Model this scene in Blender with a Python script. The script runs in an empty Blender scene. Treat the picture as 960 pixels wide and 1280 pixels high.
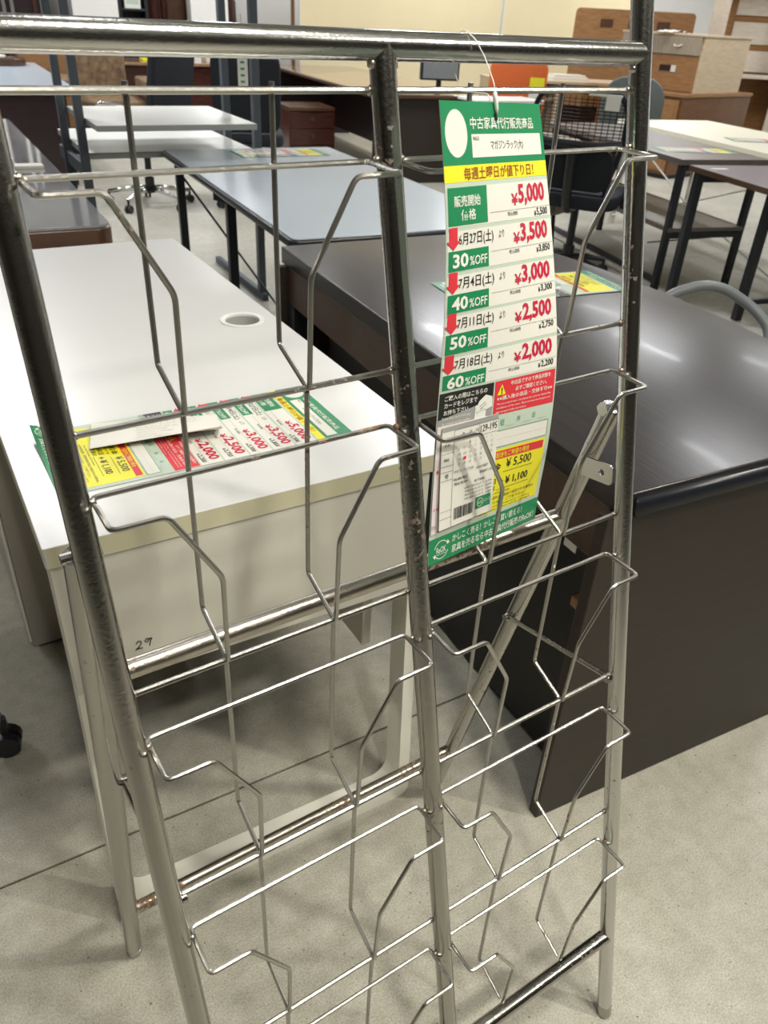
import bpy, bmesh, math, random
from mathutils import Vector, Matrix, Euler
random.seed(7)
PI = math.pi
R = math.radians
scene = bpy.context.scene
COL = scene.collection

# ------------------------------------------------------------------ camera
cam_data = bpy.data.cameras.new('camera')
cam = bpy.data.objects.new('camera', cam_data)
COL.objects.link(cam)
scene.camera = cam
cam.location = (-0.0828, -0.2768, 1.2654)
cam.rotation_euler = (1.0001, -0.0486, -0.5747)
cam_data.sensor_fit = 'VERTICAL'
cam_data.sensor_height = 36.0
cam_data.sensor_width = 27.0
cam_data.lens = 974.26 / 1280 * 36.0
cam_data.clip_start = 0.02
cam_data.dof.use_dof = True
cam_data.dof.focus_distance = 0.78
cam_data.dof.aperture_fstop = 13.0

# ------------------------------------------------------------------ view, world, light
scene.view_settings.view_transform = 'Standard'
scene.view_settings.look = 'None'
scene.view_settings.gamma = 1.0
scene.view_settings.use_curve_mapping = False
scene.view_settings.exposure = -0.32
world = bpy.data.worlds.new('world')
scene.world = world
world.use_nodes = True
world.node_tree.nodes['Background'].inputs[0].default_value = (0.9, 0.93, 1.0, 1)
world.node_tree.nodes['Background'].inputs[1].default_value = 0.3

def area_light(name, loc, power, sx, sy, color=(1, 0.96, 0.88), target=None, spread=None, rotz=0):
    d = bpy.data.lights.new(name, 'AREA')
    d.energy = power; d.color = color
    d.shape = 'RECTANGLE'; d.size = sx; d.size_y = sy
    if spread: d.spread = spread
    o = bpy.data.objects.new(name, d)
    COL.objects.link(o)
    o.location = loc
    if target is not None:
        o.rotation_euler = (Vector(target) - Vector(loc)).to_track_quat('-Z', 'Y').to_euler()
    else:
        o.rotation_euler = (0, 0, rotz)
    return o

CEIL = 3.1
KEYS = [((2.1, -1.25, 2.9), 36), ((-2.3, 1.24, 2.9), 13), ((-0.1, -1.35, 2.9), 20), ((0.75, -0.45, 2.95), 28)]  # last entry is an added overhead lamp, brightening the floor and tag in front
for i, (l, pw) in enumerate(KEYS):
    area_light('track_lamp_light', l, pw, 0.45 if l[0] == 0.75 else 0.13, 0.45 if l[0] == 0.75 else 0.13, (1, 0.95, 0.84), (0.3, 0.3, 0.3), R(130))
ROWS = []
for ix, x in enumerate((-2.2, 0.6, 3.4, 6.4, 9.2)):
    for iy, y in enumerate((-2.6, 1.2, 4.6, 8.0)):
        ROWS.append((x, y - 0.12 * (x - 3)))
def iy_of(y, x): return y + 0.12 * (x - 3)
for (x, y) in ROWS:
    near = math.hypot(x, y) < 3.5
    area_light('tube_light', (x, y, CEIL - 0.12), 1.5 if iy_of(y, x) < 0.5 else (2.0 if near else (40 if y < 3.6 else 72)), 0.16, 1.2, (0.97, 0.98, 1.0), rotz=R(-12), spread=R(100) if (near or y < 1) else None)

# ------------------------------------------------------------------ materials
def mat(name, color, rough=0.5, metal=0.0, noise=0.0, nscale=30.0, color2=None, bump=0.0, bscale=200.0,
        coat=0.0, emission=None, estr=1.0, stretch=None, spec=0.5, aniso=0.0, alpha=None, trans=0.0):
    m = bpy.data.materials.new(name)
    m.use_nodes = True
    nt = m.node_tree; n = nt.nodes; l = nt.links
    b = n['Principled BSDF']
    b.inputs['Base Color'].default_value = (*color, 1)
    b.inputs['Roughness'].default_value = rough
    b.inputs['Metallic'].default_value = metal
    b.inputs['Specular IOR Level'].default_value = spec
    b.inputs['Coat Weight'].default_value = coat
    b.inputs['Coat Roughness'].default_value = 0.08
    b.inputs['Transmission Weight'].default_value = trans
    if aniso: b.inputs['Anisotropic'].default_value = aniso
    if alpha is not None: b.inputs['Alpha'].default_value = alpha
    if emission:
        b.inputs['Emission Color'].default_value = (*emission, 1)
        b.inputs['Emission Strength'].default_value = estr
    tc = n.new('ShaderNodeTexCoord')
    src = tc.outputs['Object']
    if stretch:
        mp = n.new('ShaderNodeMapping')
        mp.inputs['Scale'].default_value = stretch
        l.new(src, mp.inputs['Vector']); src = mp.outputs['Vector']
    if color2 is not None or noise:
        t = n.new('ShaderNodeTexNoise')
        t.inputs['Scale'].default_value = nscale; t.inputs['Detail'].default_value = 6
        t.inputs['Roughness'].default_value = 0.6
        l.new(src, t.inputs['Vector'])
        r = n.new('ShaderNodeValToRGB')
        r.color_ramp.elements[0].position = 0.32; r.color_ramp.elements[1].position = 0.68
        c2 = color2 if color2 is not None else tuple(c * (1 - noise) for c in color)
        r.color_ramp.elements[0].color = (*c2, 1); r.color_ramp.elements[1].color = (*color, 1)
        l.new(t.outputs['Fac'], r.inputs['Fac']); l.new(r.outputs['Color'], b.inputs['Base Color'])
    if bump:
        t2 = n.new('ShaderNodeTexNoise')
        t2.inputs['Scale'].default_value = bscale; t2.inputs['Detail'].default_value = 4
        l.new(src, t2.inputs['Vector'])
        bp = n.new('ShaderNodeBump')
        bp.inputs['Strength'].default_value = bump; bp.inputs['Distance'].default_value = 0.002
        l.new(t2.outputs['Fac'], bp.inputs['Height']); l.new(bp.outputs['Normal'], b.inputs['Normal'])
    return m

def chrome(name, base, rough, rust):
    m = mat(name, base, rough, 1.0, bump=0.12, bscale=300)
    nt = m.node_tree; n = nt.nodes; l = nt.links; b = n['Principled BSDF']
    tc = n.new('ShaderNodeTexCoord')
    big = n.new('ShaderNodeTexNoise'); big.inputs['Scale'].default_value = 7; big.inputs['Detail'].default_value = 3
    fine = n.new('ShaderNodeTexNoise'); fine.inputs['Scale'].default_value = 160; fine.inputs['Detail'].default_value = 5
    l.new(tc.outputs['Object'], big.inputs['Vector']); l.new(tc.outputs['Object'], fine.inputs['Vector'])
    mul = n.new('ShaderNodeMath'); mul.operation = 'MULTIPLY'
    l.new(big.outputs['Fac'], mul.inputs[0]); l.new(fine.outputs['Fac'], mul.inputs[1])
    rp = n.new('ShaderNodeValToRGB')
    rp.color_ramp.elements[0].position = rust; rp.color_ramp.elements[1].position = rust + 0.06
    l.new(mul.outputs[0], rp.inputs['Fac'])
    mix = n.new('ShaderNodeMixRGB')
    mix.inputs['Color1'].default_value = (*base, 1); mix.inputs['Color2'].default_value = (0.21, 0.13, 0.08, 1)
    l.new(rp.outputs['Color'], mix.inputs['Fac']); l.new(mix.outputs['Color'], b.inputs['Base Color'])
    ma = n.new('ShaderNodeMapRange'); ma.inputs['To Min'].default_value = rough; ma.inputs['To Max'].default_value = 0.6
    l.new(rp.outputs['Color'], ma.inputs['Value']); l.new(ma.outputs['Result'], b.inputs['Roughness'])
    mm = n.new('ShaderNodeMapRange'); mm.inputs['To Min'].default_value = 1.0; mm.inputs['To Max'].default_value = 0.35
    l.new(rp.outputs['Color'], mm.inputs['Value']); l.new(mm.outputs['Result'], b.inputs['Metallic'])
    return m

def wood(name, c1, c2, rough=0.35, scale=3.0, stretch=(1, 14, 14), coat=0.2, bump=0.05):
    return mat(name, c1, rough, 0, color2=c2, nscale=scale, stretch=stretch, coat=coat, bump=bump, bscale=8)

def concrete():
    m = bpy.data.materials.new('concrete_floor'); m.use_nodes = True
    nt = m.node_tree; n = nt.nodes; l = nt.links; b = n['Principled BSDF']
    tc = n.new('ShaderNodeTexCoord')
    def noise(s, d=5, r=0.6):
        t = n.new('ShaderNodeTexNoise'); t.inputs['Scale'].default_value = s; t.inputs['Detail'].default_value = d
        t.inputs['Roughness'].default_value = r
        l.new(tc.outputs['Object'], t.inputs['Vector']); return t.outputs['Fac']
    def ramp(f, p0, c0, p1, c1):
        r = n.new('ShaderNodeValToRGB'); e = r.color_ramp.elements
        e[0].position = p0; e[0].color = (*c0, 1); e[1].position = p1; e[1].color = (*c1, 1)
        l.new(f, r.inputs['Fac']); return r.outputs['Color']
    base = ramp(noise(2.3, 6), 0.3, (0.40, 0.385, 0.325), 0.7, (0.53, 0.515, 0.45))
    grain = ramp(noise(330, 3), 0.35, (0.72, 0.72, 0.70), 0.62, (1.08, 1.08, 1.08))
    mott = ramp(noise(28, 5), 0.35, (0.88, 0.87, 0.84), 0.65, (1.05, 1.05, 1.05))
    speck = ramp(noise(150, 2, 0.4), 0.235, (0.35, 0.31, 0.26), 0.29, (1, 1, 1))
    cur = base
    for o in (grain, mott, speck):
        mx = n.new('ShaderNodeMixRGB'); mx.blend_type = 'MULTIPLY'; mx.inputs['Fac'].default_value = 1.0
        l.new(cur, mx.inputs['Color1']); l.new(o, mx.inputs['Color2']); cur = mx.outputs['Color']
    l.new(cur, b.inputs['Base Color'])
    rr = n.new('ShaderNodeMapRange'); rr.inputs['To Min'].default_value = 0.38; rr.inputs['To Max'].default_value = 0.62
    l.new(noise(6), rr.inputs['Value']); l.new(rr.outputs['Result'], b.inputs['Roughness'])
    bp = n.new('ShaderNodeBump'); bp.inputs['Strength'].default_value = 0.15; bp.inputs['Distance'].default_value = 0.002
    l.new(noise(180), bp.inputs['Height']); l.new(bp.outputs['Normal'], b.inputs['Normal'])
    return m

M = {}
M['chrome'] = chrome('rack_chrome', (0.60, 0.60, 0.58), 0.17, 0.42)
M['chrome_worn'] = chrome('worn_chrome', (0.41, 0.40, 0.37), 0.19, 0.375)
M['chrome_rusty'] = chrome('rusty_chrome', (0.50, 0.46, 0.40), 0.28, 0.27)
M['wire'] = chrome('wire_chrome', (0.44, 0.43, 0.40), 0.30, 0.38)
M['white_lam'] = mat('white_laminate', (0.62, 0.62, 0.61), 0.30, noise=0.03, nscale=5, bump=0.03, bscale=160)
M['cream_edge'] = mat('cream_edge_band', (0.60, 0.57, 0.40), 0.4, noise=0.05, nscale=12)
M['white_panel'] = mat('off_white_panel', (0.66, 0.64, 0.56), 0.38, noise=0.05, nscale=4)
M['white_metal'] = mat('white_painted_metal', (0.80, 0.79, 0.70), 0.35, noise=0.05, nscale=14)
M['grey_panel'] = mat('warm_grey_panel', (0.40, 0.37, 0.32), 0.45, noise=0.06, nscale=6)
M['plastic_white'] = mat('white_plastic', (0.72, 0.73, 0.70), 0.35, noise=0.03)
M['plastic_mid'] = mat('mid_grey_plastic', (0.36, 0.37, 0.36), 0.45, noise=0.04)
M['plastic_grey'] = mat('grey_plastic', (0.20, 0.22, 0.23), 0.4, noise=0.06)
M['espresso'] = wood('espresso_laminate', (0.026, 0.021, 0.020), (0.014, 0.012, 0.012), 0.30, 4, (30, 1.2, 30), 0.05, 0.10)
M['espresso_side'] = wood('espresso_side_panel', (0.024, 0.016, 0.010), (0.017, 0.011, 0.007), 0.5, 4, (2, 2, 20), 0.0, 0.03)
M['shaded_wood'] = wood('shade_black_wood', (0.012, 0.008, 0.007), (0.008, 0.006, 0.005), 0.5, 4, (2, 2, 16), 0.0, 0.02)  # near-black base has the shade under the dark desk painted in
M['brown_edge'] = wood('brown_edge_wood', (0.075, 0.04, 0.026), (0.05, 0.028, 0.018), 0.35, 5, (2, 14, 14))
M['black_edge'] = mat('black_rubber_edge', (0.012, 0.014, 0.02), 0.3, noise=0.1)
M['black'] = mat('black_plastic', (0.012, 0.013, 0.016), 0.4, noise=0.1)
M['black_metal'] = mat('black_painted_metal', (0.014, 0.016, 0.022), 0.38, noise=0.1)
M['navy'] = mat('black_navy_fabric', (0.007, 0.010, 0.016), 0.85, noise=0.25, nscale=120, bump=0.2)
M['slate'] = mat('slate_grey_metal', (0.065, 0.078, 0.095), 0.4, noise=0.06)
M['pale_blue'] = mat('pale_blue_grey_laminate', (0.46, 0.52, 0.58), 0.25, noise=0.03, nscale=4)
M['white_top'] = mat('white_table_top', (0.80, 0.80, 0.76), 0.3, noise=0.02)
M['grey_edge'] = mat('grey_green_edge', (0.30, 0.32, 0.30), 0.45, noise=0.05)
M['glass_top'] = mat('glass_covered_wood', (0.30, 0.31, 0.33), 0.08, color2=(0.20, 0.19, 0.19), nscale=4, stretch=(10, 1, 1), coat=1.0)
M['mahogany'] = wood('mahogany', (0.075, 0.020, 0.012), (0.035, 0.010, 0.008), 0.3, 4, (3, 3, 16))
M['dark_mahogany'] = wood('dark_mahogany', (0.022, 0.008, 0.009), (0.013, 0.006, 0.007), 0.35, 4, (3, 3, 16))
M['walnut'] = wood('walnut_brown', (0.10, 0.045, 0.022), (0.055, 0.026, 0.015), 0.3, 4, (3, 14, 3))
M['walnut_top'] = wood('glossy_walnut_top', (0.34, 0.21, 0.12), (0.25, 0.14, 0.075), 0.14, 3, (14, 2, 2), 0.6, 0.02)
M['oak'] = wood('honey_oak', (0.36, 0.19, 0.075), (0.24, 0.115, 0.042), 0.4, 3, (3, 3, 20))
M['oak_dark'] = wood('brown_oak_side', (0.17, 0.075, 0.028), (0.115, 0.05, 0.02), 0.4, 3, (3, 3, 16))
M['ash'] = wood('light_ash', (0.60, 0.47, 0.31), (0.48, 0.37, 0.24), 0.45, 3, (3, 3, 16))
M['ash_grey'] = wood('greyed_ash', (0.37, 0.31, 0.23), (0.28, 0.23, 0.17), 0.45, 3, (16, 3, 3))
M['whitewood'] = wood('whitened_wood', (0.72, 0.64, 0.54), (0.62, 0.54, 0.45), 0.45, 3, (3, 3, 12))
M['grey_wood'] = wood('grey_brown_top', (0.16, 0.13, 0.11), (0.11, 0.09, 0.08), 0.35, 3, (3, 14, 3))
M['plum_top'] = mat('plum_grey_top', (0.17, 0.14, 0.15), 0.3, noise=0.05, nscale=4)
M['cream_table'] = mat('cream_table_top', (0.86, 0.82, 0.64), 0.35, noise=0.02)
M['cream_wall'] = mat('cream_partition_cloth', (0.76, 0.66, 0.42), 0.8, noise=0.05, nscale=2, bump=0.1, bscale=300)
M['wall'] = mat('painted_wall', (0.80, 0.80, 0.77), 0.8, noise=0.06, nscale=1.2, bump=0.1, bscale=60)
M['wall_brown'] = mat('brown_grey_wall', (0.16, 0.14, 0.12), 0.8, noise=0.1, nscale=1.2)
M['ceiling'] = mat('ceiling_paint', (0.42, 0.42, 0.40), 0.9, noise=0.06, nscale=1.0, bump=0.1, bscale=40)
M['concrete'] = concrete()
M['joint'] = mat('joint_dirt', (0.06, 0.05, 0.04), 0.9, noise=0.3)
M['orange'] = mat('orange_fabric', (0.72, 0.15, 0.035), 0.8, noise=0.12, nscale=90, bump=0.2)
M['beige'] = mat('beige_upholstery', (0.42, 0.38, 0.32), 0.85, noise=0.1, nscale=60, bump=0.2)
M['greyfab'] = mat('grey_green_shell', (0.12, 0.14, 0.135), 0.6, noise=0.1)
M['brocade'] = mat('gold_brocade', (0.27, 0.18, 0.09), 0.7, color2=(0.10, 0.055, 0.03), nscale=16, bump=0.3)
M['paper'] = mat('paper_white', (0.68, 0.67, 0.61), 0.6, noise=0.02)
M['paper_grey'] = mat('paper_pale_green', (0.46, 0.55, 0.46), 0.5, noise=0.02)
M['paper_pink'] = mat('paper_pinkish', (0.66, 0.59, 0.59), 0.6, noise=0.02)
M['p_green'] = mat('print_green', (0.005, 0.21, 0.075), 0.4, noise=0.03)
M['p_yellow'] = mat('print_yellow', (0.76, 0.70, 0.02), 0.45, noise=0.03)
M['p_red'] = mat('print_red', (0.62, 0.03, 0.045), 0.45, noise=0.03)
M['p_crimson'] = mat('print_crimson', (0.50, 0.012, 0.05), 0.45, noise=0.03)
M['p_black'] = mat('print_black', (0.012, 0.012, 0.012), 0.45, noise=0.1)
M['p_brown'] = mat('print_red_brown', (0.30, 0.05, 0.02), 0.45, noise=0.05)
M['p_grey'] = mat('print_grey', (0.30, 0.31, 0.30), 0.5, noise=0.05)
M['p_white'] = mat('print_white', (0.72, 0.73, 0.67), 0.5, noise=0.02)
M['ink'] = mat('marker_ink', (0.01, 0.01, 0.012), 0.6, noise=0.1)
M['steel'] = mat('bright_steel', (0.75, 0.75, 0.73), 0.2, 1.0, noise=0.08)
M['teal'] = mat('pale_teal_plastic', (0.35, 0.50, 0.52), 0.5, noise=0.05)
M['clear'] = mat('clear_nylon', (0.9, 0.9, 0.88), 0.2, trans=0.6, noise=0.02)
M['lampglow'] = mat('lamp_diffuser', (0.9, 0.9, 0.9), 0.5, emission=(1, 0.98, 0.93), estr=6)

# ------------------------------------------------------------------ helpers
def new_bm(): return bmesh.new()

def link(name, bm, material, parent=None, smooth=False, loc=None, rot=None, autosmooth=None):
    me = bpy.data.meshes.new(name)
    bm.normal_update()
    bm.to_mesh(me); bm.free()
    mats = material if isinstance(material, (list, tuple)) else [material]
    for m in mats: me.materials.append(m)
    if smooth:
        for p in me.polygons: p.use_smooth = True
        if autosmooth:
            me.set_sharp_from_angle(angle=R(autosmooth))
    o = bpy.data.objects.new(name, me)
    COL.objects.link(o)
    if parent is not None: o.parent = parent
    if loc: o.location = loc
    if rot: o.rotation_euler = rot
    return o

def tag(o, label=None, cat=None, group=None, kind=None):
    if label: o['label'] = label
    if cat: o['category'] = cat
    if group: o['group'] = group
    if kind: o['kind'] = kind
    return o

def thing(name, label, cat, loc=(0, 0, 0), rotz=0.0, group=None):
    o = bpy.data.objects.new(name, None)
    COL.objects.link(o)
    o.empty_display_size = 0.1
    o.location = loc; o.rotation_euler = (0, 0, rotz)
    return tag(o, label, cat, group)

def copy_tree(o, parent=None):
    c = o.copy(); COL.objects.link(c); c.parent = parent
    for ch in list(o.children): copy_tree(ch, c)
    return c

def box(bm, lo, hi, bev=0.0, mi=0, mtx=None):
    r = bmesh.ops.create_cube(bm, size=1.0)
    vs = r['verts']
    for v in vs:
        v.co = Vector([(lo[i] + hi[i]) / 2 + v.co[i] * (hi[i] - lo[i]) for i in range(3)])
    fs = list({f for v in vs for f in v.link_faces})
    if bev > 0:
        es = list({e for v in vs for e in v.link_edges})
        rb = bmesh.ops.bevel(bm, geom=es, offset=bev, segments=2, affect='EDGES', profile=0.5)
        fs = [f for f in rb['faces']] + [f for f in fs if f.is_valid]
        vs = list({v for f in fs for v in f.verts})
    for f in fs:
        if f.is_valid: f.material_index = mi
    if mtx is not None:
        for v in vs: v.co = mtx @ v.co
    return vs

def B(name, lo, hi, m, parent=None, bev=0.003, **kw):
    bm = new_bm(); box(bm, lo, hi, bev)
    return link(name, bm, m, parent, **kw)

def fillet(pts, rad, seg=4):
    """round the corners of a polyline"""
    pts = [Vector(p) for p in pts]
    out = [pts[0]]
    for i in range(1, len(pts) - 1):
        a, b, c = pts[i - 1], pts[i], pts[i + 1]
        u = (a - b); w = (c - b)
        k = min(rad, u.length * 0.45, w.length * 0.45)
        p0 = b + u.normalized() * k; p1 = b + w.normalized() * k
        for s in range(seg + 1):
            t = s / seg
            out.append(p0 * (1 - t) ** 2 + b * 2 * t * (1 - t) + p1 * t * t)
    out.append(pts[-1])
    return out

def tube(bm, pts, r, n=10, rad=0.0, closed=False, rfun=None, sx=1.0, sy=1.0):
    pts = fillet(pts, rad) if rad and not closed else [Vector(p) for p in pts]
    N = len(pts)
    rings = []
    prev = None
    for i, p in enumerate(pts):
        if closed: t = pts[(i + 1) % N] - pts[i - 1]
        elif i == 0: t = pts[1] - pts[0]
        elif i == N - 1: t = pts[-1] - pts[-2]
        else: t = (pts[i + 1] - p).normalized() + (p - pts[i - 1]).normalized()
        t.normalize()
        if prev is None:
            up = Vector((0, 0, 1)) if abs(t.z) < 0.9 else Vector((0, 1, 0))
            a = t.cross(up).normalized()
        else:
            a = (prev - t * prev.dot(t)).normalized()
        prev = a
        b = t.cross(a)
        rr = r if rfun is None else rfun(i / (N - 1))
        rings.append([bm.verts.new(p + (a * math.cos(2 * PI * k / n) * sx + b * math.sin(2 * PI * k / n) * sy) * rr) for k in range(n)])
    M_ = N if closed else N - 1
    for i in range(M_):
        A, C = rings[i], rings[(i + 1) % N]
        for k in range(n):
            bm.faces.new((A[k], A[(k + 1) % n], C[(k + 1) % n], C[k]))
    if not closed:
        bm.faces.new(rings[0][::-1]); bm.faces.new(rings[-1])
    return rings

def TUBE(name, pts, r, m, parent=None, n=10, rad=0.0, **kw):
    bm = new_bm(); tube(bm, pts, r, n, rad, **kw)
    return link(name, bm, m, parent, smooth=True, autosmooth=40)

def prism(bm, outline, z0, z1, bev=0.0, holes=()):
    """extruded outline (x, y), with optional round holes (x, y, r)"""
    edges = []
    def loop(pts):
        vs = [bm.verts.new((x, y, z1)) for x, y in pts]
        return [bm.edges.new((vs[i], vs[(i + 1) % len(vs)])) for i in range(len(vs))]
    edges += loop(outline)
    for hx, hy, hr in holes:
        edges += loop([(hx + hr * math.cos(2 * PI * k / 32), hy + hr * math.sin(2 * PI * k / 32)) for k in range(32)])
    if holes:
        r = bmesh.ops.triangle_fill(bm, use_beauty=True, edges=edges, normal=(0, 0, 1))
        fs = [g for g in r['geom'] if isinstance(g, bmesh.types.BMFace)]
    else:
        fs = [bm.faces.new([e.verts[0] for e in edges])]
    bmesh.ops.recalc_face_normals(bm, faces=fs)
    if fs and fs[0].normal.z < 0: bmesh.ops.reverse_faces(bm, faces=fs)
    ex = bmesh.ops.extrude_face_region(bm, geom=fs)
    vs = [g for g in ex['geom'] if isinstance(g, bmesh.types.BMVert)]
    # extruded copy becomes the bottom
    for v in vs: v.co.z = z0
    bmesh.ops.recalc_face_normals(bm, faces=bm.faces[:])
    if bev:
        es = [e for e in bm.edges if len(e.link_faces) == 2 and e.calc_face_angle(0) > R(50)]
        bmesh.ops.bevel(bm, geom=es, offset=bev, segments=3, affect='EDGES', profile=0.5)

def rrect(w, d, r, x0=0.0, y0=0.0, seg=6):
    pts = []
    for cx, cy, a in ((w - r, r, -90), (w - r, d - r, 0), (r, d - r, 90), (r, r, 180)):
        for k in range(seg + 1):
            t = R(a + 90 * k / seg)
            pts.append((x0 + cx + r * math.cos(t), y0 + cy + r * math.sin(t)))
    return pts

def lathe(bm, prof, n=24, c=(0, 0, 0)):
    rings = []
    for rr, z in prof:
        if rr < 1e-6: rings.append([bm.verts.new((c[0], c[1], c[2] + z))])
        else: rings.append([bm.verts.new((c[0] + rr * math.cos(2 * PI * k / n), c[1] + rr * math.sin(2 * PI * k / n), c[2] + z)) for k in range(n)])
    for A, Bq in zip(rings, rings[1:]):
        for k in range(n):
            k2 = (k + 1) % n
            if len(A) == 1 and len(Bq) == 1: continue
            if len(A) == 1: bm.faces.new((A[0], Bq[k2], Bq[k]))
            elif len(Bq) == 1: bm.faces.new((A[k], A[k2], Bq[0]))
            else: bm.faces.new((A[k], A[k2], Bq[k2], Bq[k]))

# ------------------------------------------------------------------ the room
ROT = R(-12)
ca, sa = math.cos(ROT), math.sin(ROT)
def rm(a, b): return (a * ca - b * sa, a * sa + b * ca)      # room frame -> world
A0, A1, B0, B1 = -6.5, 9.6, -5.0, 11.0
def wall(name, p, q, h=CEIL, th=0.15, m='wall'):
    bm = new_bm()
    a = Vector((*p, 0)); b = Vector((*q, 0)); d = (b - a).normalized(); nrm = Vector((-d.y, d.x, 0)) * th
    vs = []
    for z in (0, h):
        for pt in (a, b, b - nrm, a - nrm): vs.append(bm.verts.new((pt.x, pt.y, z)))
    for f in ((0, 1, 2, 3), (4, 7, 6, 5), (0, 4, 5, 1), (1, 5, 6, 2), (2, 6, 7, 3), (3, 7, 4, 0)):
        bm.faces.new([vs[i] for i in f])
    bmesh.ops.recalc_face_normals(bm, faces=bm.faces[:])
    return tag(link(name, bm, M[m]), kind='structure')
wall('wall_back', rm(A1, B1), rm(A0, B1))
wall('wall_left', rm(A0, B1), rm(A0, B0), m='wall_brown')
wall('wall_right', rm(A1, B0), rm(A1, B1))
wall('wall_front', rm(A0, B0), rm(A1, B0), m='wall_brown')
bm = new_bm()
vs = [bm.verts.new((*rm(a, b), z)) for z in (CEIL, CEIL + 0.1) for a, b in ((A0, B0), (A1, B0), (A1, B1), (A0, B1))]
for f in ((0, 1, 2, 3), (7, 6, 5, 4), (0, 4, 5, 1), (1, 5, 6, 2), (2, 6, 7, 3), (3, 7, 4, 0)): bm.faces.new([vs[i] for i in f])
bmesh.ops.recalc_face_normals(bm, faces=bm.faces[:])
tag(link('ceiling', bm, M['ceiling']), kind='structure')

# floor: cast slabs with recessed joints; frame of the joints is turned by -2.7 deg
FR = R(-2.7)
floor = bpy.data.objects.new('floor', None); COL.objects.link(floor); tag(floor, kind='structure')
floor.rotation_euler = (0, 0, FR)
ys = [-9.8, -7.4, -4.4, -1.87, 0.668, 3.2, 5.75, 8.3, 10.8, 13.4]
xs = [-9.5, -3.2, 2.75, 8.6, 13.5]
for i in range(len(ys) - 1):
    for j in range(len(xs) - 1):
        bm = new_bm(); g = 0.0022
        box(bm, (xs[j] + g, ys[i] + g, -0.10), (xs[j + 1] - g, ys[i + 1] - g, 0.0), 0.0012)
        link('floor_slab', bm, M['concrete'], floor)
bm = new_bm(); box(bm, (-9.5, -9.8, -0.12), (13.5, 13.4, -0.0045))
# bedding under the slabs shows only in the joints
bm.free(); bm = new_bm()
for y in ys[1:-1]: box(bm, (-9.5, y - 0.0022, -0.09), (13.5, y + 0.0022, -0.004))
for x in xs[1:-1]: box(bm, (x - 0.0022, -9.8, -0.09), (x + 0.0022, 13.4, -0.0045))
link('joint_filler', bm, M['joint'], floor)

# ------------------------------------------------------------------ the magazine rack
TH = 0.2313
def rk(u, v, n=0.0):
    return Vector((u, v * math.sin(TH) - n * math.cos(TH), v * math.cos(TH) + n * math.sin(TH)))
U0, U1, U2 = 0.0, 0.285, 0.5695
VA0, VS, DL, DW = 1.249, 0.2141, 0.0489, 0.0901
FO, EB, G = 0.0358, 0.0130, 0.0526
rack = thing('magazine_rack', 'tall tarnished chrome folding magazine rack with two columns of bent wire pockets', 'magazine rack')
RU = 0.0104
VTOP, VBOT = 1.2781, 0.1639
for u, v0, v1 in ((U0, 0.004, 1.40), (U1, VBOT, VTOP), (U2, 0.004, 1.40)):
    if u == U1: TUBE('middle_upright', [rk(u, v0), rk(u, v1)], RU, M['chrome_worn'], rack, n=20)
    else:
        TUBE('side_upright', [rk(u, v0), rk(u, v1 * 0.5), rk(u, v1)], RU, M['chrome'] if u else M['chrome_worn'], rack, n=20)
        bm = new_bm(); a = rk(u, 0); 
        tube(bm, [rk(u, 0.002), rk(u, 0.022)], RU + 0.0002, 20)
        link('foot_cap', bm, M['chrome_worn'], rack, smooth=True, autosmooth=40)
TUBE('top_bar', [rk(U0, VTOP), rk(U2, VTOP)], RU, M['chrome'], rack, n=20)
TUBE('bottom_bar', [rk(U0, VBOT), rk(U2, VBOT)], RU * 0.95, M['chrome_worn'], rack, n=20)
# the rail above the frame that carries the header
TUBE('header_bar', [rk(U0, 1.40), rk(U2, 1.40)], RU, M['chrome'], rack, n=16)
RW = 0.00225
NA, NB = -0.0045, -0.0107
for c, (ul, ur) in enumerate(((U0, U1), (U1, U2))):
    for k in range(5):
        a = VA0 - k * VS; b = a - DL; a2 = a - VS
        TUBE('cross_wire', [rk(ul + 0.008, a, NA), rk(ur - 0.008, a, NA)], RW * 1.15, M['wire'], rack, n=8)
        w = DW
        pts = [rk(ul + w, a2, NA + 0.002), rk(ul + w, a2 + 0.087, 0.021), rk(ul + G, b - 0.012, FO), rk(ul + EB, b - 0.0118, FO), rk(ul + EB, b, NB),
               rk(ur - EB, b, NB), rk(ur - EB, b - 0.0118, FO), rk(ur - G, b - 0.012, FO), rk(ur - w, a2 + 0.087, 0.021), rk(ur - w, a2, NA + 0.002)]
        TUBE('pocket_wire', pts, RW, M['wire'], rack, n=8, rad=0.006)
    for s in (0, 1):
        u = ul + DW if s == 0 else ur - DW
        pts = [rk(u, VA0 + 0.006, NA - 0.003)]
        for k in range(5):
            a2 = VA0 - (k + 1) * VS
            pts += [rk(u, a2 + 0.0308, -0.050), rk(u, a2, NA - 0.003)]
        TUBE('back_wire', pts, RW, M['wire'], rack, n=8, rad=0.004)
# weld beads where the bars meet the uprights
bm = new_bm()
for u, s in ((U0, 1), (U1, -1), (U1, 1), (U2, -1)):
    for k in range(5):
        a = VA0 - k * VS
        for q in (rk(u + s * 0.0105, a, NA), rk(u + s * 0.0115, a - DL, 0.0)):
            m4 = Matrix.Translation(q) @ Matrix.Diagonal((0.0034, 0.0034, 0.0042, 1))
            bmesh.ops.create_icosphere(bm, subdivisions=1, radius=1, matrix=m4)
    m4 = Matrix.Translation(rk(u + s * 0.009, VTOP - 0.012, 0)) @ Matrix.Diagonal((0.005, 0.005, 0.005, 1))
    bmesh.ops.create_icosphere(bm, subdivisions=1, radius=1, matrix=m4)
tag(link('weld_beads', bm, M['chrome_rusty'], rack, smooth=True), kind='stuff')
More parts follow.
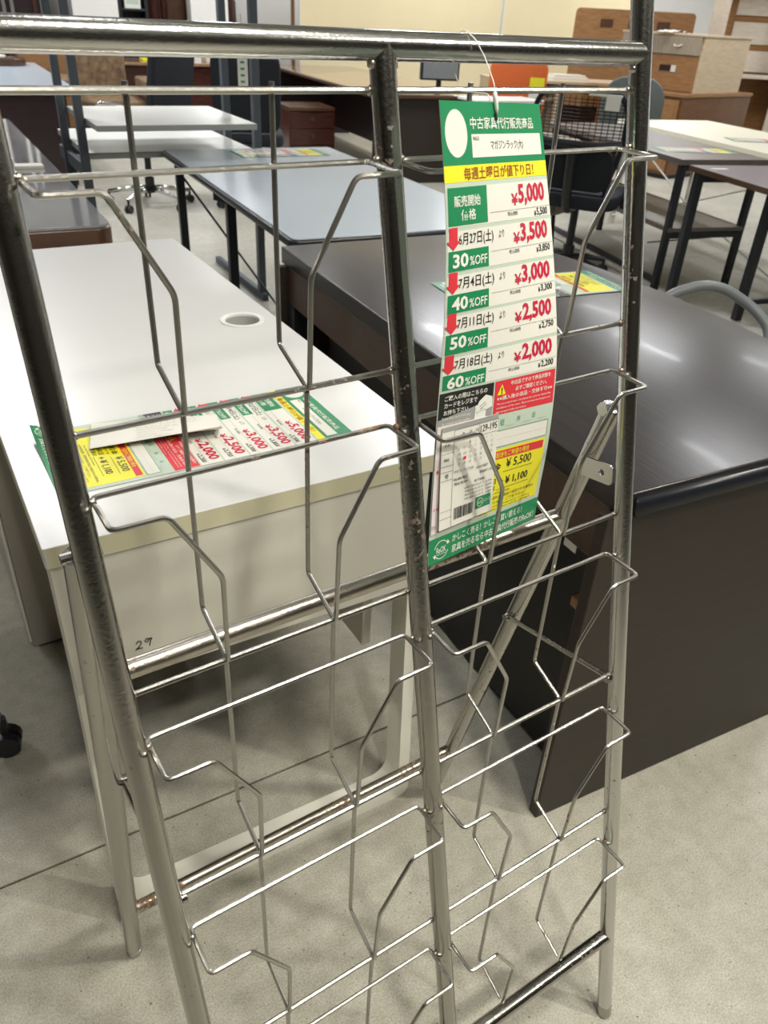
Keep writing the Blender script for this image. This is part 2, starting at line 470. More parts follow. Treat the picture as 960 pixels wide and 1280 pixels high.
# rear stand
def rear(u, t):
    piv = rk(u, 0.941, -0.0229); ft = Vector((u, 0.4574, 0.006))
    return ft + (piv - ft) * t
for u in (-0.003, U2 + 0.003):
    TUBE('rear_leg', [rear(u, 0), rear(u, 0.5), rear(u, 1.0)], 0.0118, M['chrome_worn'], rack, n=18)
    bm = new_bm(); tube(bm, [rear(u, -0.004), rear(u, 0.018)], 0.0120, 18)
    link('foot_cap', bm, M['chrome_worn'], rack, smooth=True, autosmooth=40)
    # hinge: two ears and a bolt
    s = 1 if u < 0.1 else -1
    p = rk(u, 0.941, -0.012)
    bm = new_bm(); tube(bm, [rk(u + s * 0.013, 0.941, -0.0229), rk(u - s * 0.013, 0.941, -0.0229)], 0.0045, 10)
    tube(bm, [rk(u + s * 0.013, 0.941, -0.0229), rk(u + s * 0.0165, 0.941, -0.0229)], 0.008, 6)
    link('hinge_bolt', bm, M['steel'], rack, smooth=True, autosmooth=30)
    # flat steel lug with a hole between leg and upright
    bm = new_bm()
    prism(bm, rrect(0.052, 0.024, 0.006), -0.0012, 0.0012, holes=((0.036, 0.012, 0.004),))
    p0 = rear(u, 0.90) + Vector((0, -0.004, 0)); p1 = rk(u, 0.853, 0.0)
    d = (p1 - p0).normalized(); side = Vector((s, 0, 0)); upv = side.cross(d).normalized()
    mt = Matrix((( d.x, upv.x, side.x, p0.x + s * 0.012), (d.y, upv.y, side.y, p0.y), (d.z, upv.z, side.z, p0.z), (0, 0, 0, 1)))
    bm.transform(mt)
    link('hinge_lug', bm, M['steel'], rack)
    # folding brace
    b0 = rear(u, 0.60) + Vector((s * 0.013, 0, 0)); b1 = rk(u + s * 0.012, 0.603, -0.004)
    bm = new_bm(); tube(bm, [b0, b1], 0.0034, 8)
    for q in (b0, b1): tube(bm, [q - Vector((0.006, 0, 0)), q + Vector((0.006, 0, 0))], 0.0055, 10)
    link('folding_brace', bm, M['chrome_worn'], rack, smooth=True, autosmooth=40)
TUBE('rear_bar', [rear(-0.003, 0.8173), rear(U2 + 0.003, 0.8173)], 0.0098, M['chrome_rusty'], rack, n=18)
TUBE('rear_bar', [rear(-0.003, 0.1837), rear(U2 + 0.003, 0.1837)], 0.0088, M['chrome_rusty'], rack, n=18)

# ------------------------------------------------------------------ printed price tags
def glyph_mesh(body, bold=0.0, _cache={}):
    key = (body, bold)
    if key in _cache: return _cache[key]
    cu = bpy.data.curves.new('lettering', 'FONT')
    cu.body = body; cu.size = 1.0; cu.resolution_u = 2; cu.offset = bold
    ob = bpy.data.objects.new('lettering', cu); COL.objects.link(ob)
    dg = bpy.context.evaluated_depsgraph_get()
    me = bpy.data.meshes.new_from_object(ob.evaluated_get(dg))
    vs = [(v.co.x, v.co.y) for v in me.vertices]; fs = [tuple(p.vertices) for p in me.polygons]
    bpy.data.objects.remove(ob); bpy.data.meshes.remove(me); bpy.data.curves.remove(cu)
    _cache[key] = (vs, fs)
    return vs, fs

class Print:
    """collects flat print in millimetres (x right, y down) and maps it onto a surface"""
    def __init__(self, surf, mats):
        self.surf = surf; self.names = mats
        self.bm = {}
    def b(self, layer):
        if layer not in self.bm: self.bm[layer] = new_bm()
        return self.bm[layer]
    def mi(self, c): return self.names.index(c)
    def quadgrid(self, layer, x0, x1, y0, y1, c, off, step=12.0):
        bm = self.b(layer); nx = max(1, int((x1 - x0) / step)); ny = max(1, int((y1 - y0) / step))
        g = [[bm.verts.new(self.surf(x0 + (x1 - x0) * i / nx, y0 + (y1 - y0) * j / ny, off)) for i in range(nx + 1)] for j in range(ny + 1)]
        for j in range(ny):
            for i in range(nx):
                f = bm.faces.new((g[j][i], g[j + 1][i], g[j + 1][i + 1], g[j][i + 1])); f.material_index = self.mi(c)
    def panel(self, x0, x1, y0, y1, c, lvl=1): self.quadgrid('printed_panels', x0, x1, y0, y1, c, 0.16 * lvl)
    def poly(self, pts, c, lvl=2, layer='printed_panels'):
        bm = self.b(layer)
        f = bm.faces.new([bm.verts.new(self.surf(x, y, 0.16 * lvl)) for x, y in pts]); f.material_index = self.mi(c)
    def disc(self, cx, cy, rx, ry, c, lvl=2, n=28, layer='printed_panels'):
        self.poly([(cx + rx * math.cos(2 * PI * k / n), cy - ry * math.sin(2 * PI * k / n)) for k in range(n)][::1], c, lvl, layer)
    def ring(self, cx, cy, r, w, c, lvl=3, a0=0, a1=360, n=24):
        bm = self.b('lettering')
        A = []; 
        for k in range(n + 1):
            t = R(a0 + (a1 - a0) * k / n)
            A.append((bm.verts.new(self.surf(cx + r * math.cos(t), cy - r * math.sin(t), 0.16 * lvl)), bm.verts.new(self.surf(cx + (r - w) * math.cos(t), cy - (r - w) * math.sin(t), 0.16 * lvl))))
        for p, q in zip(A, A[1:]):
            f = bm.faces.new((p[0], q[0], q[1], p[1])); f.material_index = self.mi(c)
    def line(self, x0, y0, x1, y1, w, c, lvl=3):
        dx, dy = x1 - x0, y1 - y0; L = math.hypot(dx, dy) or 1; px, py = -dy / L * w / 2, dx / L * w / 2
        n = max(1, int(L / 14)); bm = self.b('lettering')
        prev = None
        for k in range(n + 1):
            t = k / n; x = x0 + dx * t; y = y0 + dy * t
            cur = (bm.verts.new(self.surf(x + px, y + py, 0.16 * lvl)), bm.verts.new(self.surf(x - px, y - py, 0.16 * lvl)))
            if prev:
                f = bm.faces.new((prev[0], cur[0], cur[1], prev[1])); f.material_index = self.mi(c)
            prev = cur
    def text(self, body, x0, x1, y0, y1, c, bold=0.0, lvl=3, fit=True):
        vs, fs = glyph_mesh(body, bold)
        if not vs: return
        mx0 = min(v[0] for v in vs); mx1 = max(v[0] for v in vs); my0 = min(v[1] for v in vs); my1 = max(v[1] for v in vs)
        sx = (x1 - x0) / max(1e-6, mx1 - mx0); sy = (y1 - y0) / max(1e-6, my1 - my0)
        bm = self.b('lettering')
        bv = [bm.verts.new(self.surf(x0 + (v[0] - mx0) * sx, y1 - (v[1] - my0) * sy, 0.16 * lvl)) for v in vs]
        for f in fs:
            try:
                nf = bm.faces.new([bv[i] for i in f]); nf.material_index = self.mi(c)
            except ValueError: pass
    def finish(self, parent):
        out = []
        for k, bm in self.bm.items():
            out.append(link(k, bm, [M[n] for n in self.names], parent))
        self.bm = {}
        return out

PN = ['paper', 'paper_grey', 'paper_pink', 'p_green', 'p_yellow', 'p_red', 'p_crimson', 'p_black', 'p_brown', 'p_grey', 'p_white']
TW, TL = 180.0, 410.0

def sheet(surf, x0, x1, y0, y1, m, parent, name='sheet', step=10.0, th=0.4, corner=0.0):
    bm = new_bm(); nx = max(1, int((x1 - x0) / step)); ny = max(1, int((y1 - y0) / step))
    L = []
    for off in (0.0, -th):
        L.append([[bm.verts.new(surf(x0 + (x1 - x0) * i / nx, y0 + (y1 - y0) * j / ny, off)) for i in range(nx + 1)] for j in range(ny + 1)])
    for j in range(ny):
        for i in range(nx):
            a = L[0]; bm.faces.new((a[j][i], a[j + 1][i], a[j + 1][i + 1], a[j][i + 1]))
            a = L[1]; bm.faces.new((a[j][i], a[j][i + 1], a[j + 1][i + 1], a[j + 1][i]))
    bd = [(0, i) for i in range(nx)] + [(j, nx) for j in range(ny)] + [(ny, i) for i in range(nx, 0, -1)] + [(j, 0) for j in range(ny, 0, -1)]
    for k in range(len(bd)):
        p = bd[k]; q = bd[(k + 1) % len(bd)]
        bm.faces.new((L[0][p[0]][p[1]], L[0][q[0]][q[1]], L[1][q[0]][q[1]], L[1][p[0]][p[1]]))
    return link(name, bm, m, parent)

def tag_print(surf, parent, detail=True):
    P = Print(surf, PN)
    P.panel(0, TW, 0, 44, 'p_green')
    P.disc(21.5, 22, 17, 16.5, 'paper')
    P.panel(45, 173, 22.5, 39, 'paper', 2)
    P.text('中古家具代行販売商品', 44, 160, 10.5, 19.0, 'p_white', 0.010)
    P.text('商品名', 47, 57, 24, 27, 'p_black')
    P.text('マガジンラック(大)', 76, 136, 27, 35, 'p_black', 0.004)
    P.panel(0, TW, 44, 56, 'p_yellow')
    P.text('毎週土曜日が値下り日！', 29, 152, 45.5, 54.7, 'p_brown', 0.008)
    rows = [(59.5, 89, None, None, '5,000', '5,500'), (92, 124, '6月27日(土)', '30', '3,500', '3,850'), (127, 158.5, '7月4日(土)', '40', '3,000', '3,300'),
            (161, 195, '7月11日(土)', '50', '2,500', '2,750'), (198, 228.0, '7月18日(土)', '60', '2,000', '2,200')]
    for i, (a, b, date, off, pr, sub) in enumerate(rows):
        P.panel(2, TW - 1, a, b, 'paper', 1)
        if i == 0:
            P.panel(3, 64, a, b - 1, 'p_green', 2)
            P.text('販売開始', 12, 53, a + 6, a + 14.5, 'p_white', 0.012)
            P.text('価格', 22, 45, a + 16.5, a + 25, 'p_white', 0.012)
            py0, ly = a + 1.5, a + 21.5
        else:
            g = a + 15.3
            P.panel(3, 64, g, b - 0.5, 'p_green', 2)
            P.panel(4, 16, a - 3, a + 8, 'p_red', 4)
            P.poly([(0, a + 7.5), (10, a + 14.5), (20, a + 7.5)], 'p_red', 4)
            P.text(date, 18, 72, a + 1.5, a + 13, 'p_black', 0.006)
            P.text(off, 9, 32, g + 2.2, g + 13.6, 'p_white', 0.03, 4)
            P.text('%OFF', 34, 61, g + 5.5, g + 13.2, 'p_white', 0.012, 4)
            P.text('より', 81, 90, a + 3.5, a + 10.0, 'p_black')
            py0, ly = a + 0.5, a + 20.0
        P.text('¥', 106, 118, py0 + 7, py0 + 16.5, 'p_crimson', 0.02)
        P.text(pr, 119, 170, py0, py0 + 18.2, 'p_crimson', 0.035)
        P.line(68, ly, 178, ly, 0.35, 'p_grey')
        P.text('税込価格', 98, 116, ly + 1.2, ly + 4.6, 'p_black')
        P.text('¥', 147, 151, ly + 3.0, ly + 7.5, 'p_black', 0.02)
        P.text(sub, 152, 173, ly + 0.8, ly + 8.0, 'p_black', 0.02)
    # notice panels
    P.panel(1, 78, 230, 263, 'p_black')
    P.poly([(1, 263), (1, 256), (78, 246), (78, 263)][::-1], 'p_grey', 2)
    P.text('ご購入の際はこちらの', 8, 68, 233, 238.2, 'p_white', 0.01)
    P.text('カードをレジまで', 8, 54, 240, 245, 'p_white', 0.01)
    P.text('お持ち下さい', 8, 42, 247, 252, 'p_white', 0.01)
    P.text('Take this card and pay', 6, 46, 254, 257.4, 'p_white')
    P.text('the amount at the cashier', 6, 46, 259, 262, 'p_white')
    P.poly([(52, 263), (52, 249), (68, 247), (68, 263)], 'p_white', 4)
    P.poly([(53, 252), (57, 245), (66, 240), (76, 243), (77, 253), (68, 255), (60, 252), (58, 257), (55, 257)], 'p_white', 5)
    P.line(58, 251, 66, 247, 0.5, 'p_black', 6); P.line(59, 253.5, 68, 249, 0.5, 'p_black', 6); P.line(54, 256, 67, 254, 0.4, 'p_grey', 6)
    P.panel(80, 178, 230, 264, 'p_red')
    P.poly([(84, 244), (97, 244), (90.5, 233.5)], 'p_yellow', 2)
    P.text('!', 89.6, 91.4, 236.5, 243, 'p_black', 0.03, 4)
    P.text('中古品ですので商品状態を', 104, 170, 232, 236.5, 'p_white', 0.008)
    P.text('必ずご確認ください。', 112, 164, 238.5, 243, 'p_white', 0.008)
    P.text('※※購入後の返品・交換不可※※', 84, 174, 245.2, 249.7, 'p_white', 0.008)
    P.text('This is a used item, so please be sure to check the', 84, 172, 252, 254.6, 'p_white')
    P.text('condition of the item. Returns and exchanges are', 84, 172, 256, 258.6, 'p_white')
    P.text('not accepted after purchase.', 84, 132, 260, 262.6, 'p_white')
    # date grid
    P.panel(80, 90, 268, 277, 'p_green')
    P.text('配送', 81.5, 88.5, 269, 272.4, 'p_white'); P.text('予定', 81.5, 88.5, 273.3, 276.4, 'p_white')
    for x in (93, 120, 146): P.line(x + 9, 277.5, x + 22, 277.5, 0.3, 'p_grey')
    P.text('希望日', 93, 99, 269, 276, 'p_green'); P.text('月', 119, 124, 270, 275, 'p_green'); P.text('日', 145, 149, 270, 275, 'p_green')
    P.panel(79, 173, 281, 298.5, 'paper', 1)
    for a in ((79, 281, 173, 281), (79, 298.5, 173, 298.5), (79, 281, 79, 298.5), (173, 281, 173, 298.5)): P.line(*a, 0.5, 'p_green')
    for k in range(30): P.line(82 + 3 * k, 290, 83.6 + 3 * k, 290, 0.25, 'p_grey')
    # delivery fee block
    P.panel(10, 173, 301, 376, 'p_yellow')
    P.panel(12, 170, 303.5, 312.5, 'p_red', 2)
    P.text('配送をご希望の場合', 92, 146, 304.8, 311, 'p_yellow', 0.008)
    P.text('配送料金', 56, 102, 317, 326.5, 'p_black', 0.012)
    P.text('Delivery fee', 72, 98, 328, 331.5, 'p_black')
    P.text('¥ 5,500', 110, 152, 314.5, 326.5, 'p_black', 0.006); P.line(106, 329, 156, 329, 0.5, 'p_black')
    P.text('土日祝日', 64, 96, 334.5, 341.5, 'p_black', 0.008); P.text('配送は', 74, 96, 343, 349.5, 'p_black', 0.008)
    P.text('+ ¥ 1,100', 102, 150, 335.5, 347, 'p_black', 0.02); P.line(98, 349.5, 153, 349.5, 0.5, 'p_black')
    P.text('Saturday Sunday and holidays', 62, 122, 352, 355, 'p_black')
    P.text('※大型商品等、別途料金が当店で指定される場合は、', 58, 166, 357, 361, 'p_black')
    P.text('別途料金がかかります。ご了承下さい。', 58, 150, 363, 367, 'p_black')
    P.text('Any item specially designated or extra', 60, 160, 369, 371.2, 'p_black')
    P.text('large item additional fees will be charged', 60, 160, 372.6, 374.8, 'p_black')
    # bottom band
    P.panel(0, TW, 381, TL, 'p_green')
    P.ring(18, 396, 10.5, 0.9, 'p_white', 3, 20, 165); P.ring(18, 396, 10.5, 0.9, 'p_white', 3, 200, 345)
    P.poly([(27, 387), (30.2, 391.6), (25.5, 391.5)], 'p_white', 3, 'lettering'); P.poly([(9, 405), (5.8, 400.4), (10.5, 400.5)], 'p_white', 3, 'lettering')
    P.text('ReOK', 11, 25, 392.5, 399.5, 'p_white', 0.01)
    P.line(11, 401, 25, 401, 0.5, 'p_white')
    P.text('かしこく売る！かしこく買い替える！', 34, 150, 384, 392.8, 'p_white', 0.008)
    P.text('家具を売るなら中古家具代行販売のReOK！', 34, 174, 396, 405.5, 'p_white', 0.008)
    P.finish(parent)

def slip_print(surf, parent):
    """small delivery slip, 82 x 112 mm"""
    P = Print(surf, PN)
    P.panel(0, 82, 0, 5, 'p_grey', 1)
    for y in (14, 27, 40, 46, 55, 88, 96): P.line(0, y, 17, y, 0.3, 'p_black')
    P.line(17, 5, 17, 108, 0.35, 'p_black'); P.line(17, 17, 82, 17, 0.3, 'p_black'); P.line(17, 5, 82, 5, 0.3, 'p_black')
    P.line(53, 5, 53, 17, 0.3, 'p_black')
    P.text('年', 28, 32, 9, 13, 'p_black'); P.text('月', 38, 42, 9, 13, 'p_black'); P.text('日', 48, 52, 9, 13, 'p_black')
    P.text('129-195', 55, 80, 7, 14, 'p_black')
    P.text('様', 6, 11, 48, 53, 'p_black'); P.text('氏名', 4, 11, 17, 20, 'p_black'); P.text('電話', 4, 11, 32, 35, 'p_black')
    n = 1
    for r in range(5):
        for c in range(7):
            if r == 0 and c < 2: continue
            if n > 31: break
            x = 24 + c * 8; y = 19 + r * 5.2
            P.text(str(n), x, x + (1.4 if n < 10 else 3.2), y, y + 2.8, 'p_grey'); n += 1
    P.disc(33.5, 36, 2.0, 1.9, 'p_red', 4, 14, 'lettering')
    P.text('マガジンラック(大)', 19, 48, 47, 51, 'p_black')
    P.text('¥5,000 税抜', 19, 40, 55, 58.5, 'p_black', 0.01); P.text('税込 ¥5,500', 20, 40, 60, 63.5, 'p_black', 0.01)
    P.text('6月20日展示', 52, 70, 49, 52, 'p_black'); P.text('整理番号 129195', 58, 80, 55, 58, 'p_black')
    P.text('値下価格', 50, 66, 63, 66, 'p_black')
    for k, t in enumerate(('6月27日(土)より  3,500', '7月4日(土)より  3,000', '7月11日(土)より  2,500', '7月18日(土)より  2,000')):
        P.text(t, 36, 78, 68 + k * 4.2, 70.8 + k * 4.2, 'p_black')
    x = 21.0
    rnd = random.Random(4)
    while x < 50:
        w = rnd.choice((0.5, 0.8, 1.2)); P.line(x + w / 2, 88, x + w / 2, 101, w, 'p_black'); x += w + rnd.choice((0.5, 0.8))
    P.quadgrid('lettering', 54, 78, 85, 99, 'p_green', 0.32)
    P.ring(61, 92, 5, 0.6, 'p_white', 4); P.text('ReOK', 57.6, 64.4, 90.2, 93.8, 'p_white', 0.0, 4); P.text('リユース', 67, 77, 89.5, 93.5, 'p_white', 0.0, 4)
    P.finish(parent)

# ---- the tag hanging on the rack
TLp = [(0.2826, 1.2320, 0.072), (0.2872, 1.1782, 0.068), (0.2923, 1.1393, 0.060), (0.2961, 1.0785, 0.048), (0.2985, 1.0171, 0.032), (0.2989, 0.9651, 0.020), (0.2974, 0.9016, 0.010), (0.2955, 0.8435, 0.003)]
TRp = [(0.4399, 1.2373, 0.004), (0.4482, 1.1833, 0.004), (0.4551, 1.1324, 0.004), (0.4614, 1.0746, 0.003), (0.4647, 1.0210, 0.002), (0.4640, 0.9728, -0.002), (0.4650, 0.9204, -0.012), (0.4735, 0.8600, -0.036), (0.4750, 0.8290, -0.043)]
def arc_sampler(pts, smooth=2):
    P = [Vector(p) for p in pts]
    for _ in range(smooth):
        Q = [P[0]]
        for a, b in zip(P, P[1:]): Q += [a.lerp(b, 0.25), a.lerp(b, 0.75)]
        Q.append(P[-1]); P = Q
    s = [0.0]
    for a, b in zip(P, P[1:]): s.append(s[-1] + (b - a).length)
    T = s[-1]
    def f(t):
        x = t * T
        if x <= 0: return P[0] + (P[1] - P[0]) * (x / max(1e-9, s[1]))
        for i in range(len(s) - 1):
            if x <= s[i + 1]: return P[i].lerp(P[i + 1], (x - s[i]) / max(1e-9, s[i + 1] - s[i]))
        return P[-1] + (P[-1] - P[-2]).normalized() * (x - T)
    return f
fL, fR = arc_sampler(TLp), arc_sampler(TRp)
def hang_raw(x, y):
    t = y / TL; a, b = fL(t), fR(t); q = a.lerp(b, x / TW)
    return rk(q.x, q.y, q.z)
def hang(x, y, off=0.0):
    p = hang_raw(x, y)
    if off:
        n = (hang_raw(x + 3, y) - hang_raw(x - 3, y)).cross(hang_raw(x, y - 3) - hang_raw(x, y + 3)).normalized()
        p = p + n * (off / 1000.0)
    return p
ht = thing('price_tag', 'long green and white discount price tag hanging by a nylon loop from the chrome rack', 'price tag', rk(0.36, 1.24, 0.04))
inv = Matrix.Translation(-ht.location)
def local_surf(f, mtx): return lambda x, y, off=0.0: mtx @ f(x, y, off)
hs = local_surf(hang, inv)
sheet(hs, 0, TW, 0, TL, M['paper_grey'], ht)
tag_print(hs, ht)
# eyelet and nylon loop
top_c = inv @ hang(88, 6, 0.8)
bm = new_bm()
p_hole = hang(88, 6, 0.6); p_bar = rk(0.362, VTOP + 0.0125, 0.006)
pf = hang(88, -12, 2.0)
loopA = [p_hole, pf, rk(0.370, VTOP - 0.01, 0.018), rk(0.364, VTOP + 0.004, 0.0135), rk(0.362, VTOP + 0.0125, 0.003), rk(0.360, VTOP + 0.009, -0.010), rk(0.358, VTOP - 0.004, -0.0125), rk(0.362, VTOP - 0.03, -0.004), hang(84, -6, -1.5), hang(86, 5, -1.0)]
tube(bm, [inv @ q for q in loopA], 0.00045, 6, rad=0.004)
link('nylon_loop', bm, M['plastic_white'], ht, smooth=True)
bm = new_bm()
q0 = inv @ hang(88, -7, 1.8); q1 = inv @ hang(89, 9, 1.6)
tube(bm, [q0, q0.lerp(q1, 0.3), q0.lerp(q1, 0.7), q1], 0.0022, 8, rfun=lambda t: 0.0008 + 0.0012 * math.sin(PI * min(1, t * 0.8 + 0.2)))
link('loop_clasp', bm, M['plastic_white'], ht, smooth=True)
bm = new_bm(); tube(bm, [inv @ hang(88, 8, 0.5), inv @ hang(88, 13, 0.5)], 0.0016, 8)
link('hole', bm, M['p_black'], ht)
# slips clipped to the tag
sl = thing('delivery_slip', 'white printed delivery slip with barcode stapled over the lower left of the hanging tag', 'slip', hang(40, 320, 4))
inv2 = Matrix.Translation(-sl.location)
def slip2(x, y, off=0.0): return inv2 @ hang(0.5 + x, 262 + y, off + 1.2)
def slip1(x, y, off=0.0):
    xx = 6 + x * 0.98 + y * 0.02; yy = 263 + y - x * 0.02
    return inv2 @ hang(xx, yy, off + 2.4 + 2.2 * (y / 112.0))
sheet(slip2, 0, 70, 0, 113, M['paper_pink'], sl, 'carbon_copy', 9, 0.25)
P = Print(slip2, PN)
P.text('お客', 1, 9, 84, 87, 'p_red'); P.text('1293', 0, 7, 103, 107, 'p_grey'); P.disc(4.2, 46, 1.2, 2.0, 'p_red', 2); P.finish(sl)
sheet(slip1, 0, 82, 0, 108, M['paper'], sl, 'top_slip', 9, 0.25)
slip_print(slip1, sl)

# ------------------------------------------------------------------ flat tags lying on tables
def flat_tag(name, label, cat, loc, rotz, group=None, full=True, curl=0.0, hdr=None):
    """origin at the centre of the sheet; local +x is the reading direction, +y the top"""
    t = thing(name, label, cat, loc, rotz, group)
    def s(x, y, off=0.0):
        X = (x - TW / 2) / 1000; Y = (TL / 2 - y) / 1000
        z = 0.0009 + off / 1000 + curl * max(0.0, (y - 330) / 80) ** 2 * (1.0 - x / TW) ** 2
        return Vector((X, Y, z))
    sheet(s, 0, TW, 0, TL, M['paper_grey'], t, 'sheet', 20)
    tag_print(s, t)
    return t

# ------------------------------------------------------------------ the white desk
DR = R(-2.7)
wd = thing('desk', 'white desk with cream edging, round cable hole and handwritten 29 on its end panel', 'desk', (0.006, 0.545, 0), DR)
W_, D_ = 0.577, 1.34
bm = new_bm()
gx, gy, gr = 0.0, 0.0, 0.040
# cable hole, in desk frame
def to_local(px, py):
    dx, dy = px - 0.006, py - 0.545
    return dx * math.cos(-DR) - dy * math.sin(-DR), dx * math.sin(-DR) + dy * math.cos(-DR)
gx, gy = to_local(0.542, 1.174)
prism(bm, rrect(W_, D_, 0.004), 0.690, 0.7200, bev=0.0012, holes=((gx, gy, 0.0365),))
top = link('desk_top', bm, [M['white_lam'], M['cream_edge']], wd)
for p in top.data.polygons:
    if abs(p.normal.z) < 0.5 and p.area > 0.0005:
        c = p.center
        if not ((c.x - gx) ** 2 + (c.y - gy) ** 2 < 0.05 ** 2): p.material_index = 1
bm = new_bm()
lathe(bm, [(0.046, 0.0), (0.0455, 0.0018), (0.038, 0.0022), (0.0355, 0.0005), (0.0352, -0.004)], 32, (gx, gy, 0.7203))
gm = link('cable_grommet', bm, M['plastic_white'], wd, smooth=True, autosmooth=40)
bm = new_bm(); lathe(bm, [(0.0352, -0.004), (0.0345, -0.034), (0.0, -0.034)], 32, (gx, gy, 0.7203)); link('grommet_cup', bm, M['plastic_mid'], wd, smooth=True, autosmooth=40)
XR = 0.545
def end_frame(y, s):
    bm = new_bm(); box(bm, (0.004, y, 0.478), (XR, y + 0.05 , 0.6895), 0.001)
    pn = link('end_panel', bm, M['white_panel'], wd)
    # sled leg: flat band bent to a U, lying in the x-z plane
    bm = new_bm()
    w = 0.022
    outer = []; inner = []
    def U(x0, x1, z0, zt, r, seg=6):
        pts = [(x0, zt)]
        for a0, cx, cz in ((180, x0 + r, z0 + r), (270, x1 - r, z0 + r)):
            for k in range(seg + 1):
                t = R(a0 + 90 * k / seg); pts.append((cx + r * math.cos(t), cz + r * math.sin(t)))
        pts.append((x1, zt)); return pts
    o_ = U(0.004, XR, 0.0, 0.4778, 0.022); i_ = U(0.004 + w, XR - w, w + 0.006, 0.4778, 0.035)
    L = []
    for yy in (y + 0.002, y + 0.048):
        L.append(([bm.verts.new((px, yy, pz)) for px, pz in o_], [bm.verts.new((px, yy, pz)) for px, pz in i_]))
    n = len(o_)
    for k in range(n - 1):
        a, b = L[0]; bm.faces.new((a[k], a[k + 1], b[k + 1], b[k]))
        a, b = L[1]; bm.faces.new((a[k], b[k], b[k + 1], a[k + 1]))
        bm.faces.new((L[0][0][k], L[1][0][k], L[1][0][k + 1], L[0][0][k + 1]))
        bm.faces.new((L[0][1][k], L[0][1][k + 1], L[1][1][k + 1], L[1][1][k]))
    for k in (0, n - 1): bm.faces.new((L[0][0][k], L[0][1][k], L[1][1][k], L[1][0][k]))
    for v in bm.verts:
        k = 1 - v.co.z / 0.478
        v.co.y += -0.042 * k * s; v.co.x -= 0.012 * k
    bmesh.ops.recalc_face_normals(bm, faces=bm.faces[:])
    link('sled_leg', bm, M['white_metal'], wd)
    return pn
pn = end_frame(0.003, 1); end_frame(D_ - 0.055, -1)
B('modesty_panel', (XR - 0.075, 0.055, 0.33), (XR - 0.057, D_ - 0.057, 0.688), M['white_panel'], wd)
# handwritten 29 on the end panel (strokes of marker pen)
bm = new_bm()
def stroke(pts, r=0.0011):
    tube(bm, [Vector((x, 0.0022, z)) for x, z in pts], r, 6, sy=1.0, sx=1.0)
bx, bz = 0.086, 0.525
S2 = [(0.0015, 0.0095), (0.004, 0.0125), (0.0075, 0.0115), (0.0072, 0.0075), (0.0030, 0.0030), (0.0000, 0.0012), (0.0045, 0.0016), (0.0085, 0.0010)]
S9 = [(0.0170, 0.0120), (0.0135, 0.0128), (0.0118, 0.0095), (0.0145, 0.0078), (0.0172, 0.0110), (0.0190, 0.0123), (0.0205, 0.0110), (0.0185, 0.0092), (0.0165, 0.0010)]
for S in (S2, S9): stroke([(bx + 1.15 * a, bz + 1.15 * b) for a, b in S], 0.00065)
link('handwritten_number', bm, M['ink'], wd)
# tag lying on the white desk (its foot end to the left, header to the right)
wt = flat_tag('price_tag', 'green, yellow and red price tag lying flat on the white desk', 'price tag', (0.271, 0.738, 0.7203), R(-90) - R(2.5), None, True, 0.016)
wt.scale = (1.07, 1.05, 1.0)
# folded slip on that tag
ws = thing('delivery_slip', 'thin white slip curling up on the price tag that lies on the white desk', 'slip', (0.232, 0.762, 0.7225), R(-17))
def cur(x, y, off=0.0):
    # x -> along +x of slip (mm), y -> toward viewer
    X = (x - 55) / 1000; Y = (41 - y) / 1000
    k = max(0.0, (y - 38) / 44.0)
    return Vector((X, Y, 0.0028 + 0.017 * k * k * (0.35 + 0.65 * x / 110) + off / 1000))
sheet(cur, -50, 135, 0, 82, M['paper'], ws, 'sheet', 7, 0.25)
P = Print(cur, PN)
P.line(4, 8, 104, 8, 0.4, 'p_grey'); P.line(4, 18, 104, 18, 0.4, 'p_grey')
for k in range(10): P.line(10 + k * 10, 8, 10 + k * 10, 18, 0.4, 'p_grey')
for k, w in enumerate((60, 44, 52, 30, 48, 36)): P.text('129195 デスク 7月18日', 14, 14 + w, 24 + k * 8, 28 + k * 8, 'p_grey')
P.finish(ws)

# drawer pedestal beneath the white desk
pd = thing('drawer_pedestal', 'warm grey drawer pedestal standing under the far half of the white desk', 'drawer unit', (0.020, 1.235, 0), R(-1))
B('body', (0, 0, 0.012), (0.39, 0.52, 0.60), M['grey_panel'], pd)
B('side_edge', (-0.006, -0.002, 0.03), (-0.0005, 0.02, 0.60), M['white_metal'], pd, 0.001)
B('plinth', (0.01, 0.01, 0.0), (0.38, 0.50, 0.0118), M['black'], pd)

# ------------------------------------------------------------------ the dark executive desk
ER = R(-6.3)
dd = thing('desk', 'large dark brown office desk with bowed top, right of the chrome rack', 'desk', (0.728, 0.297, 0), ER)
bm = new_bm()
def bow(xr, amp, y0, y1, xl=0.0, n=16):
    pts = [(xl, y0)]
    pts += [(xr + amp * math.sin(PI * k / n), y0 + (y1 - y0) * k / n) for k in range(n + 1)]
    pts.append((xl, y1)); return pts
prism(bm, bow(0.665, 0.085, 0.0, 1.385), 0.676, 0.7195, bev=0.004)
link('desk_top', bm, M['espresso'], dd, smooth=True, autosmooth=35)
bm = new_bm()   # soft black band round the near and bowed edges
band = [(0.012, -0.003, 0.6975)] + [(0.66, -0.006, 0.6975)] + [(0.672 + 0.085 * math.sin(PI * k / 16), 1.385 * k / 16, 0.6975) for k in range(1, 16)] + [(0.66, 1.389, 0.6975), (0.03, 1.389, 0.6975)]
tube(bm, band, 0.0165, 10, rad=0.03, sx=0.62, sy=1.0)
link('edge_band', bm, M['black_edge'], dd, smooth=True)
B('end_panel', (-0.018, 0.012, 0.0), (0.628, 0.034, 0.6755), M['espresso_side'], dd, 0.002)
B('end_panel', (-0.018, 1.345, 0.0), (0.628, 1.367, 0.6755), M['espresso_side'], dd, 0.002)
